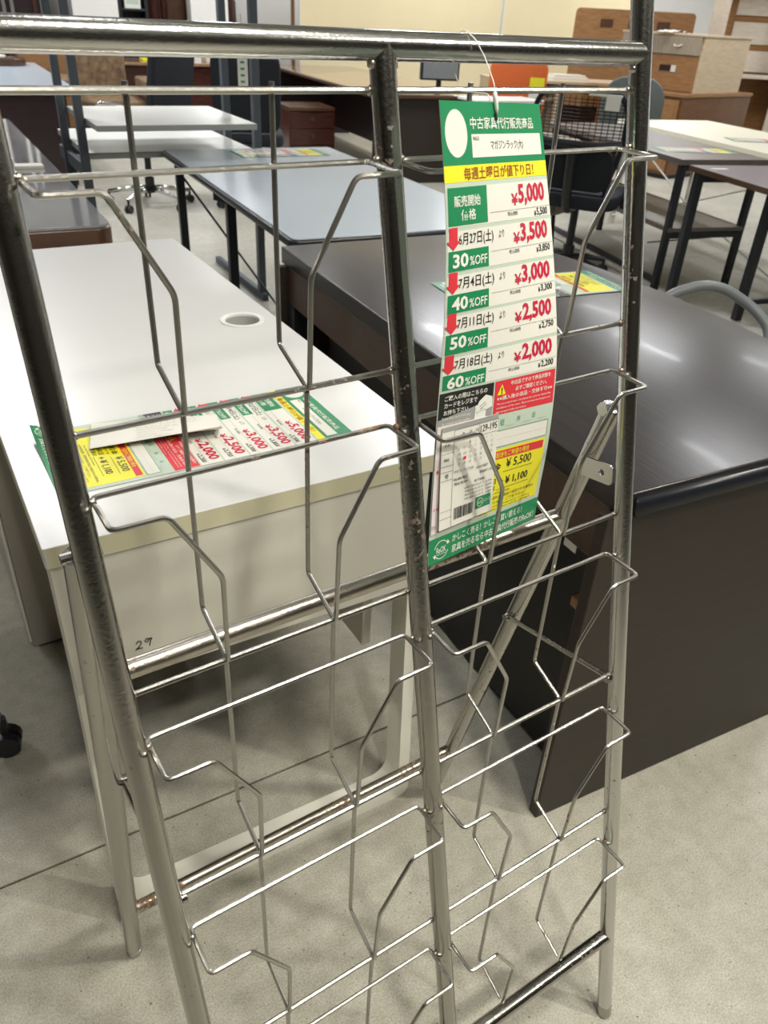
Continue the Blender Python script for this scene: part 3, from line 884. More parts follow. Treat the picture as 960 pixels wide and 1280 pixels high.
B('apron', (0.004, 0.034, 0.575), (0.030, 1.345, 0.6755), M['brown_edge'], dd, 0.002)
B('modesty_panel', (0.50, 0.034, 0.02), (0.518, 1.345, 0.6755), M['dark_mahogany'], dd, 0.002)
B('corner_post', (0.0, 1.30, 0.0), (0.045, 1.345, 0.575), M['black_edge'], dd, 0.003)
B('drawer_pedestal', (0.085, 0.0345, 0.012), (0.499, 1.25, 0.56), M['shaded_wood'], dd, 0.002)
B('paper_label', (0.022, 0.10, 0.545), (0.0235, 0.13, 0.575), M['paper'], dd, 0.0)
B('wood_runner', (0.045, 0.045, 0.425), (0.0848, 0.11, 0.445), M['oak'], dd, 0.002)
dt = flat_tag('price_tag', 'price tag with green and yellow ends lying across the dark bowed desk', 'price tag', (1.268, 1.102, 0.7203), R(90) - R(10))
dt.scale = (0.95, 1.12, 1.0)

# ------------------------------------------------------------------ tables
def leg_box(parent, x, y, h, s, m, name='leg', z0=0.0):
    return B(name, (x - s / 2, y - s / 2, z0), (x + s / 2, y + s / 2, h), m, parent, 0.003)

# pale blue-grey table with black frame
bt = thing('table', 'pale blue-grey table with black edge and thin black legs behind white desk', 'table', (0.966, 1.766, 0), R(-6.9))
bm = new_bm(); prism(bm, rrect(0.78, 1.62, 0.02), 0.684, 0.7085, bev=0.002)
link('table_top', bm, M['pale_blue'], bt)
bm = new_bm()
e = [(x, y, 0.694) for x, y in rrect(0.792, 1.632, 0.024, -0.006, -0.006)]
tube(bm, e, 0.0085, 8, closed=True, sx=0.7, sy=1.55)
link('edge_strip', bm, M['black_edge'], bt, smooth=True)
for (x, y) in ((0.05, 0.04), (0.73, 0.04), (0.05, 0.80), (0.73, 0.80), (0.05, 1.58), (0.73, 1.58)):
    leg_box(bt, x, y, 0.684, 0.034, M['black_metal'])
B('frame_rail', (0.03, 0.03, 0.655), (0.06, 1.59, 0.6838), M['black_metal'], bt); B('frame_rail', (0.72, 0.03, 0.655), (0.75, 1.59, 0.6838), M['black_metal'], bt)
bm = new_bm(); prism(bm, [(-0.012 + 0.03 * 0, 0.80), (0.02, 0.70), (0.02, 0.90)], 0.66, 0.684)
link('clamp', bm, M['black_edge'], bt)
TUBE('brace_rod', [(0.05, 1.56, 0.62), (0.40, 1.2, 0.05)], 0.005, M['black_metal'], bt, n=6)
b_t = flat_tag('price_tag', 'colourful price tag lying at the far end of the pale blue-grey table', 'price tag', (1.62, 3.16, 0.7093), R(90) - R(5))

# standing desk with shelf, slate posts
sd = thing('shelf_desk', 'white workstation on slate grey posts with a raised white shelf above its top', 'desk', (0.845, 3.42, 0), R(-4.5))
SW, SD = 0.74, 0.76
bm = new_bm(); box(bm, (0.0, 0.0, 0.674), (SW, SD, 0.700), 0.002)
o = link('desk_top', bm, [M['white_top'], M['grey_edge']], sd)
for p in o.data.polygons:
    if abs(p.normal.z) < 0.7: p.material_index = 1
bm = new_bm(); box(bm, (0.005, -0.25, 0.812), (SW - 0.07, 0.42, 0.835), 0.002)
o = link('shelf_board', bm, [M['white_top'], M['grey_edge']], sd)
for p in o.data.polygons:
    if abs(p.normal.z) < 0.7: p.material_index = 1
B('overhead_shelf', (-0.03, -0.03, 1.52), (SW + 0.03, 0.5, 1.545), M['white_top'], sd)
for x, y in ((-0.015, 0.0), (-0.018, 0.42), (SW + 0.018, 0.0), (SW + 0.018, 0.42)):
    B('post', (x - 0.017, y - 0.02, 0.0), (x + 0.017, y + 0.02, 1.52), M['slate'], sd)
for x in (-0.015, SW + 0.015):
    B('side_rail', (x - 0.012, 0.02, 0.60), (x + 0.012, 0.60, 0.655), M['slate'], sd); B('foot_rail', (x - 0.015, -0.06, 0.0), (x + 0.015, 0.70, 0.035), M['slate'], sd)
B('rear_rail', (0.0, 0.64, 0.60), (SW, 0.66, 0.66), M['slate'], sd)
hang_card = thing('shelf_tag', 'narrow white tag with green foot hanging from the right slate post of the white workstation', 'price tag', (1.545, 3.36, 1.03), R(-30))
B('card', (-0.022, -0.001, -0.10), (0.022, 0.001, 0.09), M['paper'], hang_card, 0); B('green_foot', (-0.018, -0.0016, -0.095), (0.018, -0.0011, -0.08), M['p_yellow'], hang_card, 0)
for k in range(5): B('printed_line', (-0.010, -0.0016, -0.06 + k * 0.025), (0.008, -0.0011, -0.052 + k * 0.025), M['p_green'], hang_card, 0)
B('string', (-0.0008, -0.0008, 0.09), (0.0008, 0.0008, 0.2), M['p_black'], hang_card, 0)

# glass-topped wooden table at the left
gt = thing('table', 'dark wooden round-cornered table with a glass sheet, left behind the white desk', 'table', (-0.22, 2.20, 0), R(-4.5))
bm = new_bm(); prism(bm, rrect(0.79, 2.45, 0.05), 0.640, 0.694, bev=0.006)
link('table_top', bm, M['walnut'], gt, smooth=True, autosmooth=35)
bm = new_bm(); prism(bm, rrect(0.78, 2.44, 0.045, 0.005, 0.005), 0.6942, 0.702, bev=0.001)
link('glass_sheet', bm, M['glass_top'], gt)
B('apron', (0.06, 0.06, 0.45), (0.73, 2.39, 0.6398), M['dark_mahogany'], gt)
for x in (0.03, 0.76):
    for y in (0.03, 2.42): B('leg', (x - 0.0 if x < 0.1 else x - 0.07, y if y < 1 else y - 0.07, 0), (x + 0.07 if x < 0.1 else x, y + 0.07 if y < 1 else y, 0.6398), M['dark_mahogany'], gt)
ph = thing('remote_control', 'small white handset lying on the glass-topped wooden table', 'remote', (0.48, 3.28, 0.7022), R(8))
B('casing', (-0.02, -0.07, 0), (0.025, 0.07, 0.018), M['plastic_white'], ph, 0.004); B('button_pad', (-0.014, -0.02, 0.018), (0.018, 0.055, 0.0195), M['plastic_grey'], ph, 0)
nb = thing('card_box', 'small white box lying beside the handset on the glass-topped table', 'box', (0.545, 3.12, 0.7022), R(-6))
B('box_body', (-0.05, -0.03, 0), (0.05, 0.03, 0.012), M['paper'], nb, 0.002); B('lid_seam', (-0.0505, -0.0305, 0.007), (0.0505, 0.0305, 0.0078), M['p_grey'], nb, 0)

# far left mahogany desk with glass top, its bright reflection painted as a pale colour
fl = thing('desk', 'big dark red mahogany desk with glass top, its reflection painted pale, in far left', 'desk', (-0.40, 6.55, 0), R(-6))
bm = new_bm(); prism(bm, rrect(1.95, 2.3, 0.03), 0.67, 0.70, bev=0.003); link('desk_top', bm, M['pale_blue'], fl)
B('front_panel', (0.06, 0.05, 0.02), (1.90, 0.09, 0.669), M['dark_mahogany'], fl); B('side_panel', (1.86, 0.1, 0.02), (1.90, 2.2, 0.669), M['dark_mahogany'], fl); B('side_panel', (0.06, 0.1, 0.02), (0.1, 2.2, 0.669), M['dark_mahogany'], fl)
B('plinth', (0.07, 0.06, 0.0), (1.89, 2.19, 0.0195), M['black'], fl)
tr = thing('tray', 'round-ended brown wooden tray with a white plate standing on the far left mahogany desk', 'tray', (1.28, 8.35, 0.702), R(-6))
bm = new_bm(); prism(bm, rrect(0.72, 0.42, 0.19, -0.36, -0.21), 0.0, 0.06, bev=0.01); link('tray_body', bm, M['walnut'], tr, smooth=True, autosmooth=35)
bm = new_bm(); prism(bm, rrect(0.36, 0.28, 0.12, -0.16, -0.14), 0.0602, 0.075, bev=0.003); link('plate', bm, M['white_top'], tr, smooth=True, autosmooth=35)

# ------------------------------------------------------------------ office chairs
def star_base(root, m, r=0.28, z=0.07, n=5, a0=0.3, caster_m=None):
    for k in range(n):
        a = a0 + 2 * PI * k / n; c, s = math.cos(a), math.sin(a)
        bm = new_bm(); tube(bm, [(0.02 * c, 0.02 * s, z + 0.05), (0.12 * c, 0.12 * s, z + 0.045), (r * c, r * s, z + 0.015)], 0.02, 8, rfun=lambda t: 0.022 - 0.008 * t)
        lg = link('base_arm', bm, m, root, smooth=True)
        bm = new_bm(); x, y = r * c, r * s
        for sd_ in (-1, 1):
            bm2o = (x - s * 0.013 * sd_, y + c * 0.013 * sd_)
            tube(bm, [Vector((bm2o[0] + s * 0.008, bm2o[1] - c * 0.008, 0.0265)), Vector((bm2o[0] - s * 0.008, bm2o[1] + c * 0.008, 0.0265))], 0.0262, 14)
        tube(bm, [(x, y, 0.028), (x, y, z + 0.02)], 0.009, 8)
        link('caster', bm, caster_m or M['black'], root, smooth=True, autosmooth=40)
    bm = new_bm(); tube(bm, [(0, 0, z + 0.02), (0, 0, z + 0.12)], 0.033, 14); tube(bm, [(0, 0, z + 0.12), (0, 0, 0.42)], 0.022, 14)
    link('gas_column', bm, M['black'], root, smooth=True, autosmooth=40)

def pad(name, m, root, w, d, h, c, rx=0.0, curve=0.0, r=0.06, bend_axis='y'):
    """a cushioned rounded slab, centred at c, optionally bowed"""
    bm = new_bm(); prism(bm, rrect(w, d, r, -w / 2, -d / 2, 5), -h / 2, h / 2, bev=min(h * 0.35, 0.02))
    mt = Matrix.Translation(c) @ Matrix.Rotation(rx, 4, 'X')
    if curve:
        for v in bm.verts: v.co.z += curve * (v.co.x / (w / 2)) ** 2
    bm.transform(mt)
    return link(name, bm, m, root, smooth=True, autosmooth=50)

# mesh-back black chair
mc = thing('office_chair', 'black mesh-backed office chair with white tape on its top rim, right of the hanging tag', 'chair', (3.36, 2.98, 0), R(122))
star_base(mc, M['black'], 0.29)
pad('seat', M['navy'], mc, 0.50, 0.48, 0.07, (0, 0.02, 0.46), 0, 0.01, 0.1)
def loop_frame(bm, w0, w1, z0, z1, y0, y1, r, bow=0.04):
    pts = []
    prof = [(-w0, 0), (-w1 * 0.98, 0.5), (-w1, 0.85), (-w1 * 0.8, 0.985), (0, 1.0), (w1 * 0.8, 0.985), (w1, 0.85), (w1 * 0.98, 0.5), (w0, 0)]
    for x, t in prof: pts.append(Vector((x, y0 + (y1 - y0) * t - bow * (abs(x) / w1) ** 2, z0 + (z1 - z0) * t)))
    pts = fillet(pts + [pts[0]], 0.06, 4)[:-1]
    tube(bm, pts, r, 10, closed=True, sx=1.0, sy=0.7)
bm = new_bm(); loop_frame(bm, 0.17, 0.235, 0.50, 0.99, 0.23, 0.33, 0.019); link('back_frame', bm, M['navy'], mc, smooth=True)
TUBE('back_crossbar', [(-0.23, 0.27, 0.76), (-0.12, 0.305, 0.745), (0.12, 0.305, 0.745), (0.23, 0.27, 0.76)], 0.022, M['black'], mc, rad=0.05)
pad('lumbar_pad', M['navy'], mc, 0.42, 0.22, 0.02, (0, 0.262, 0.63), R(78), 0.0, 0.08)
TUBE('back_stem', [(0, 0.10, 0.41), (0, 0.27, 0.43), (0, 0.32, 0.62), (0, 0.33, 0.74)], 0.026, M['black'], mc, rad=0.06)
# mesh threads
bm = new_bm()
for k in range(15):
    x = -0.21 + 0.03 * k; tube(bm, [(x, 0.262 - 0.0 + 0.03 * (1 - (x / 0.22) ** 2), 0.76), (x, 0.30 - 0.03 * (x / 0.22) ** 2, 0.965)], 0.0022, 4)
for k in range(12):
    z = 0.775 + 0.016 * k; tube(bm, [(-0.22, 0.265, z), (0, 0.30, z), (0.22, 0.265, z)], 0.0022, 4)
tag(link('back_mesh', bm, M['black'], mc), kind='stuff')
for s in (-1, 1):
    TUBE('armrest', [(s * 0.27, 0.12, 0.44), (s * 0.285, 0.10, 0.66), (s * 0.285, -0.12, 0.67)], 0.016, M['black'], mc, rad=0.04)
B('tape_strip', (-0.20, 0.322, 0.972), (-0.04, 0.345, 0.982), M['paper'], mc, 0.001)
B('paper_note', (-0.20, 0.352, 0.915), (-0.13, 0.354, 0.975), M['paper'], mc, 0.0)

# orange chair
oc = thing('chair', 'orange padded chair with a yellow and white tag on its back', 'chair', (5.08, 5.55, 0), R(142))
star_base(oc, M['black'], 0.26)
pad('seat', M['orange'], oc, 0.46, 0.45, 0.07, (0, 0.0, 0.47), 0, 0.0, 0.08)
pad('backrest', M['orange'], oc, 0.48, 0.46, 0.05, (0, 0.24, 0.76), R(82), 0.0, 0.07)
TUBE('back_stem', [(0, 0.1, 0.42), (0, 0.30, 0.45), (0, 0.29, 0.62)], 0.02, M['black'], oc, rad=0.05)
B('tag_top', (-0.22, 0.276, 0.78), (-0.10, 0.28, 0.89), M['p_yellow'], oc, 0); B('tag_foot', (-0.22, 0.281, 0.66), (-0.10, 0.285, 0.775), M['paper'], oc, 0)

# grey shell chair
gc = thing('chair', 'dull grey-green shell chair behind the black mesh chair', 'chair', (5.35, 4.45, 0), R(130))
star_base(gc, M['black'], 0.26)
pad('seat', M['greyfab'], gc, 0.44, 0.44, 0.06, (0, 0, 0.46), 0, 0.0, 0.1)
pad('backrest', M['greyfab'], gc, 0.46, 0.42, 0.03, (0, 0.22, 0.74), R(80), -0.05, 0.15)
TUBE('back_stem', [(0, 0.1, 0.42), (0, 0.25, 0.45), (0, 0.25, 0.62)], 0.018, M['black'], gc, rad=0.04)

# black high-back chair on a chrome base
bc = thing('office_chair', 'black high-backed office chair on a chromed star base behind the white workstation', 'chair', (1.80, 5.62, 0), R(215))
star_base(bc, M['steel'], 0.30, a0=0.1)
pad('seat', M['navy'], bc, 0.5, 0.48, 0.09, (0, 0, 0.47), 0, 0, 0.1)
pad('backrest', M['navy'], bc, 0.46, 0.62, 0.06, (0, 0.25, 0.80), R(80), 0.0, 0.08)
for s in (-1, 1): TUBE('armrest', [(s * 0.26, 0.15, 0.46), (s * 0.28, 0.14, 0.66), (s * 0.28, -0.15, 0.67), (s * 0.26, -0.15, 0.46)], 0.015, M['steel'], bc, rad=0.05)
B('back_bracket', (-0.05, 0.1, 0.42), (0.05, 0.29, 0.45), M['black'], bc)

# dark chair right of it, behind the slate post
dc = thing('office_chair', 'low black task chair between the white workstation and the long walnut table', 'chair', (2.50, 5.45, 0), R(156))
star_base(dc, M['black'], 0.28, a0=0.7)
pad('seat', M['navy'], dc, 0.5, 0.48, 0.08, (0, 0, 0.46), 0, 0, 0.1)
pad('backrest', M['navy'], dc, 0.46, 0.50, 0.05, (0, 0.25, 0.76), R(82), 0.0, 0.08)
B('back_bracket', (-0.04, 0.1, 0.41), (0.04, 0.28, 0.44), M['black'], dc)

# low chair with a grey hoop back just behind the dark desk
lc = thing('chair', 'low chair with curved grey hoop back beyond the right edge of the dark desk', 'chair', (1.90, 0.90, 0), R(-33))
pad('seat', M['navy'], lc, 0.40, 0.38, 0.05, (0, 0, 0.40), 0, 0, 0.1)
TUBE('hoop_back', [(-0.15, 0.12, 0.395), (-0.175, 0.25, 0.53), (-0.13, 0.28, 0.585), (-0.03, 0.285, 0.62), (0.04, 0.285, 0.612), (0.13, 0.27, 0.565), (0.18, 0.22, 0.52), (0.16, 0.12, 0.395)], 0.0155, M['plastic_grey'], lc, n=14, rad=0.06)
for x, y in ((-0.15, -0.14), (0.15, -0.14), (-0.15, 0.14), (0.15, 0.14)): TUBE('leg', [(x, y, 0), (x * 0.9, y * 0.9, 0.376)], 0.011, M['black'], lc)

# chair at the lower left, only a caster in view
cc = thing('office_chair', 'black office chair at the left frame edge with one dark grey caster foot in view', 'chair', (-0.345, 1.045, 0), R(0))
star_base(cc, M['plastic_grey'], 0.27, a0=-0.28)
pad('seat', M['navy'], cc, 0.5, 0.48, 0.08, (0, 0, 0.46), 0, 0, 0.1)
pad('backrest', M['navy'], cc, 0.46, 0.55, 0.05, (0, 0.25, 0.76), R(82), 0.0, 0.08)
B('back_bracket', (-0.04, 0.1, 0.41), (0.04, 0.28, 0.44), M['black'], cc)

# beige armchair behind the hanging tag
ba = thing('armchair', 'rounded beige upholstered armchair partly hidden behind the hanging tag', 'armchair', (3.48, 3.58, 0), R(-60))
pad('seat', M['beige'], ba, 0.55, 0.55, 0.16, (0, 0, 0.36), 0, 0, 0.12)
bm = new_bm()
pts = [Vector((0.30 * math.cos(t), 0.30 * math.sin(t), 0)) for t in [R(-30 + 240 * k / 16) for k in range(17)]]
A = []
for q in pts:
    A.append([bm.verts.new(q * f + Vector((0, 0, z))) for f, z in ((1.0, 0.28), (1.12, 0.30), (1.15, 0.62), (1.08, 0.67), (0.98, 0.66), (0.93, 0.42))])
for a, b in zip(A, A[1:]):
    for k in range(6): bm.faces.new((a[k], b[k], b[(k + 1) % 6], a[(k + 1) % 6]))
bm.faces.new(A[0]); bm.faces.new(A[-1][::-1]); bmesh.ops.recalc_face_normals(bm, faces=bm.faces[:])
link('backrest', bm, M['beige'], ba, smooth=True)
for x, y in ((-0.2, -0.2), (0.2, -0.2), (-0.2, 0.2), (0.2, 0.2)): TUBE('leg', [(x, y, 0.0), (x * 0.9, y * 0.9, 0.29)], 0.014, M['black'], ba)

# ------------------------------------------------------------------ right hand tables
# dark grey-brown table with lower shelf
t1 = thing('table', 'grey-brown table with black legs, a low shelf and papers on its near end', 'table', (3.60, 2.53, 0), R(-16))
TW1, TD1 = 0.55, 1.50
B('table_top', (0, 0, 0.672), (TW1, TD1, 0.700), M['grey_wood'], t1, 0.002)
for x in (0.025, TW1 - 0.05):
    for y in (0.025, TD1 - 0.05): B('leg', (x, y, 0), (x + 0.035, y + 0.035, 0.6718), M['black_metal'], t1)
B('shelf_board', (0.03, 0.02, 0.330), (TW1 - 0.03, TD1 - 0.02, 0.352), M['grey_wood'], t1)
for y in (0.025, TD1 - 0.06): B('shelf_rail', (0.06, y, 0.295), (TW1 - 0.05, y + 0.02, 0.3298), M['black_metal'], t1); B('top_rail', (0.06, y, 0.640), (TW1 - 0.05, y + 0.02, 0.6718), M['black_metal'], t1)
B('foot_rail', (0.03, 0.06, 0.05), (0.055, TD1 - 0.05, 0.08), M['black_metal'], t1)
p1 = flat_tag('price_tag', 'price tag with white, yellow and red print lying on the grey-brown table', 'price tag', (3.97, 2.74, 0.7010), R(90) - R(25))
p1.scale = (0.95, 1.05, 1)
TUBE('brace_rod', [(TW1 - 0.06, 0.05, 0.30), (TW1 + 0.0, 0.9, 0.05)], 0.005, M['black_metal'], t1, n=6)

# plum table in front of it
t2 = thing('table', 'plum-grey table with brown edge and black square legs at the right frame edge', 'table', (3.255, 1.70, 0), R(-18))
bm = new_bm(); box(bm, (0, 0, 0.676), (0.84, 0.72, 0.702), 0.002)
o = link('table_top', bm, [M['plum_top'], M['walnut']], t2)
for p in o.data.polygons:
    if abs(p.normal.z) < 0.7: p.material_index = 1
for x, y in ((0.02, 0.66), (0.28, 0.42), (0.78, 0.66), (0.78, 0.03)): B('leg', (x, y, 0), (x + 0.04, y + 0.04, 0.6758), M['black_metal'], t2)
B('frame_rail', (0.03, 0.665, 0.63), (0.8, 0.695, 0.6758), M['black_metal'], t2)
B('foot_rail', (0.32, 0.43, 0.08), (0.8, 0.455, 0.105), M['black_metal'], t2)
B('paper_sticker', (0.05, 0.60, 0.7021), (0.14, 0.63, 0.7025), M['paper'], t2, 0)

# cream white table with steel frame
t3 = thing('table', 'cream white table on a white steel cross-braced frame, right behind the grey-brown table', 'table', (4.27, 2.22, 0), R(-14.5))
B('table_top', (0, 0, 0.672), (0.78, 1.86, 0.700), M['cream_table'], t3, 0.002)
for x in (0.05, 0.70):
    for y in (0.04, 1.78): B('leg', (x, y, 0), (x + 0.035, y + 0.035, 0.6718), M['steel'], t3)
TUBE('cross_brace', [(0.06, 1.78, 0.64), (0.06, 1.0, 0.30), (0.06, 0.08, 0.62)], 0.006, M['white_metal'], t3, n=8)
TUBE('cross_brace', [(0.06, 1.78, 0.06), (0.06, 1.0, 0.30), (0.06, 0.08, 0.06)], 0.006, M['white_metal'], t3, n=8)
p3 = flat_tag('price_tag', 'price tag lying on the cream white table near the right frame edge', 'price tag', (4.83, 2.92, 0.7010), R(90) - R(30))

# ------------------------------------------------------------------ cabinets at right
def drawers(root, x0, x1, y, z0, z1, n, m, knob=None, handle='ring'):
    h = (z1 - z0) / n
    for k in range(n):
        a = z0 + k * h + 0.008; b = z0 + (k + 1) * h - 0.008
        d = B('drawer', (x0 + 0.012, y - 0.018, a), (x1 - 0.012, y, b), m, root, 0.004)
        B('drawer_panel', (x0 + 0.045, y - 0.024, a + 0.03), (x1 - 0.045, y - 0.0182, b - 0.03), m, d, 0.004)
        if knob:
            for xx in (x0 + (x1 - x0) * 0.28, x0 + (x1 - x0) * 0.72):
                bm = new_bm()
                tube(bm, [(xx - 0.045, y - 0.026, (a + b) / 2), (xx - 0.03, y - 0.05, (a + b) / 2 - 0.012), (xx + 0.03, y - 0.05, (a + b) / 2 - 0.012), (xx + 0.045, y - 0.026, (a + b) / 2)], 0.006, 8, rad=0.01)
                link('handle', bm, knob, d, smooth=True)
bcab = thing('chest_of_drawers', 'brown wooden chest of drawers carrying the pale ash cabinet', 'cabinet', (6.10, 4.98, 0), R(-6))
# local: x along the drawer front (towards -y/+x), built facing -x
bcab.rotation_euler = (0, 0, R(-85)); bcab.location = (6.70, 6.10, 0)
B('body', (0, 0.02, 0.04), (0.99, 1.2, 0.72), M['oak_dark'], bcab); B('top_board', (-0.01, 0, 0.7202), (1.0, 1.21, 0.75), M['oak'], bcab)
B('plinth', (0.02, 0.04, 0), (0.97, 1.18, 0.0395), M['black'], bcab)
drawers(bcab, 0.02, 0.97, 0.0195, 0.06, 0.70, 3, M['oak'], None)
acab = thing('cabinet', 'pale ash cabinet with a greyed drawer front standing on the brown chest of drawers', 'cabinet', (6.85, 6.05, 0.7502), R(-85))
B('body', (0, 0.02, 0.0), (0.92, 0.80, 0.46), M['ash'], acab); B('top_board', (-0.01, 0, 0.4602), (0.93, 0.81, 0.48), M['ash'], acab)
d_ = B('drawer', (0.01, -0.004, 0.31), (0.90, 0.0195, 0.455), M['ash_grey'], acab)
for xx in (0.28, 0.66):
    bm = new_bm(); tube(bm, [(xx - 0.04, -0.006, 0.39), (xx - 0.03, -0.03, 0.378), (xx + 0.03, -0.03, 0.378), (xx + 0.04, -0.006, 0.39)], 0.007, 8, rad=0.01); link('handle', bm, M['whitewood'], d_, smooth=True)
B('door_panel', (0.01, 0.004, 0.01), (0.90, 0.0195, 0.30), M['oak'], acab)
B('recess', (0.50, -0.001, 0.17), (0.62, 0.0035, 0.22), M['dark_mahogany'], acab, 0); B('white_label', (0.63, -0.001, 0.165), (0.68, 0.0035, 0.22), M['paper'], acab, 0)
cl_ = thing('cloth', 'small crumpled white cloth on top of the pale ash cabinet', 'cloth', (6.98, 5.55, 1.2304), 0)
bm = new_bm()
gridn = 8; g = [[bm.verts.new((0.14 * (i / gridn - 0.5) * 2, 0.10 * (j / gridn - 0.5) * 2, 0.004 + 0.022 * abs(math.sin(i * 1.3 + j * 0.7)) * (1 - abs(i / gridn - 0.5) * 1.6))) for i in range(gridn + 1)] for j in range(gridn + 1)]
for j in range(gridn):
    for i in range(gridn): bm.faces.new((g[j][i], g[j][i + 1], g[j + 1][i + 1], g[j + 1][i]))
link('fabric', bm, M['paper'], cl_, smooth=True)
hb = thing('headboard', 'low wooden headboard panel with slots leaning behind the pale ash cabinet', 'headboard', (7.75, 7.65, 0), R(-50))
bm = new_bm(); prism(bm, rrect(1.35, 1.42, 0.05), 0, 0.04, bev=0.004)
bm.transform(Matrix.Rotation(R(90), 4, 'X')); link('board', bm, M['oak'], hb)
for x in (0.30, 0.62, 0.94): B('slot', (x, -0.046, 1.24), (x + 0.14, -0.0405, 1.32), M['walnut'], hb, 0)
tc_ = thing('shelving_cabinet', 'tall whitened-wood cabinet with open shelves at the upper right', 'cabinet', (8.05, 5.80, 0), R(-32))
B('side_panel', (0, 0, 0), (0.03, 0.4, 2.2), M['whitewood'], tc_); B('side_panel', (0.95, 0, 0), (0.98, 0.4, 2.2), M['whitewood'], tc_)
B('back_panel', (0.03, 0.385, 0.03), (0.95, 0.4, 2.17), M['oak'], tc_)
for z in (0.0, 0.85, 1.75, 2.17): B('shelf', (0.0305, 0.01, z), (0.9495, 0.38, z + 0.03), M['whitewood'], tc_)
for z in (0.90, 1.16, 1.42): B('back_slat', (0.25, 0.365, z), (0.93, 0.384, z + 0.20), M['whitewood'], tc_)
B('lower_side', (0.70, -0.02, 0.03), (0.945, -0.001, 0.84), M['whitewood'], tc_)
rc = thing('counter_unit', 'grey counter unit with a pale teal lip at the right frame edge', 'cabinet', (8.3, 3.6, 0), R(-15))
B('body', (0, 0, 0), (0.9, 0.5, 0.72), M['grey_panel'], rc); B('teal_lip', (-0.02, -0.03, 0.72), (0.92, 0.5, 0.80), M['teal'], rc, 0.01); B('rear_body', (0.05, 0.52, 0), (0.9, 0.9, 1.1), M['black'], rc)

# ------------------------------------------------------------------ long walnut table, pedestal, partition
lt = thing('table', 'long glossy walnut table with a dark end panel in the middle distance', 'table', (3.77, 5.78, 0), R(-11))
bm = new_bm(); prism(bm, rrect(1.0, 3.3, 0.08), 0.672, 0.70, bev=0.004); link('table_top', bm, M['walnut_top'], lt, smooth=True, autosmooth=35)
bm = new_bm(); tube(bm, [(x, y, 0.683) for x, y in rrect(1.006, 3.306, 0.08, -0.003, -0.003)], 0.011, 8, closed=True, sx=0.6, sy=1.4); link('edge_moulding', bm, M['walnut'], lt, smooth=True)
B('end_panel', (0.04, 0.05, 0.0), (0.96, 0.09, 0.6718), M['espresso_side'], lt); B('centre_panel', (0.70, 0.095, 0.1), (0.74, 3.2, 0.6718), M['dark_mahogany'], lt); B('end_panel', (0.04, 3.2, 0.0), (0.96, 3.24, 0.6718), M['dark_mahogany'], lt)
pb = thing('drawer_pedestal', 'low dark wood pedestal with bowed top and small square knobs beneath the long walnut table', 'drawer unit', (3.52, 6.80, 0), R(-11))
B('body', (0, 0, 0.03), (0.44, 0.45, 0.47), M['mahogany'], pb)
bm = new_bm(); prism(bm, [(0, 0.46)] + [(0.0 + 0.44 * k / 8, -0.005 - 0.03 * math.sin(PI * k / 8)) for k in range(9)] + [(0.44, 0.46)], 0.471, 0.50, bev=0.004); link('top_board', bm, M['walnut'], pb)
for k in range(3):
    d_ = B('drawer', (0.01, -0.012, 0.05 + k * 0.14), (0.43, -0.0005, 0.18 + k * 0.14), M['mahogany'], pb, 0.002); B('knob', (0.20, -0.03, 0.105 + k * 0.14), (0.235, -0.0125, 0.14 + k * 0.14), M['brown_edge'], d_)
fd = thing('desk', 'far mahogany desk with a walnut top and dark red front, left of the long table', 'desk', (2.35, 8.98, 0), R(-4))
B('desk_top', (0, 0, 0.67), (1.95, 0.75, 0.70), M['walnut_top'], fd, 0.006); B('front_panel', (0.05, 0.05, 0), (1.90, 0.08, 0.6698), M['mahogany'], fd); B('side_panel', (0.05, 0.085, 0), (0.08, 0.7, 0.6698), M['mahogany'], fd); B('side_panel', (1.87, 0.085, 0), (1.90, 0.7, 0.6698), M['mahogany'], fd)
yb = thing('yellow_folder', 'yellow folder lying on the far mahogany desk', 'folder', (3.28, 9.2, 0.7002), R(-10)); B('cover', (-0.28, -0.12, 0), (0.25, 0.12, 0.02), M['p_yellow'], yb, 0.002); B('pages', (-0.16, -0.08, 0.0202), (0.22, 0.10, 0.03), M['paper'], yb, 0.001)
wb = thing('box', 'small pale box standing on the far mahogany desk beside the yellow folder', 'box', (3.85, 9.2, 0.7002), R(-5)); B('carton', (-0.15, -0.1, 0), (0.15, 0.1, 0.13), M['whitewood'], wb, 0.004); B('lid', (-0.155, -0.105, 0.1302), (0.155, 0.105, 0.15), M['whitewood'], wb, 0.002)

def panel_screen(label, px_, py_, ln, h, rot):
    t = thing('partition_panel', label, 'partition', (px_, py_, 0), rot, 'cream partition panels')
    B('cloth_face', (0.012, 0, 0.06), (ln - 0.012, 0.04, h - 0.012), M['cream_wall'], t, 0.004)
    B('top_rail', (0, -0.004, h - 0.0118), (ln, 0.044, h + 0.01), M['white_metal'], t, 0.002)
    for x in (0.0, ln - 0.0118): B('side_post', (x, -0.004, 0.0), (x + 0.0116, 0.044, h - 0.012), M['white_metal'], t, 0.001)
    B('foot', (0.02, -0.15, 0), (0.06, 0.2, 0.03), M['white_metal'], t); B('foot', (ln - 0.06, -0.15, 0), (ln - 0.02, 0.2, 0.03), M['white_metal'], t)
    return t
import mathutils
prot = math.atan2(-0.2079, 0.978)
px0, py0 = 4.98, 9.35
panel_screen('wide cream partition panel, left one behind the long walnut table', px0, py0, 2.66, 1.75, prot)
panel_screen('cream partition panel with a white top rail, right of the wide cream one', px0 + 2.68 * 0.978, py0 - 2.68 * 0.2079, 1.95, 1.62, prot)
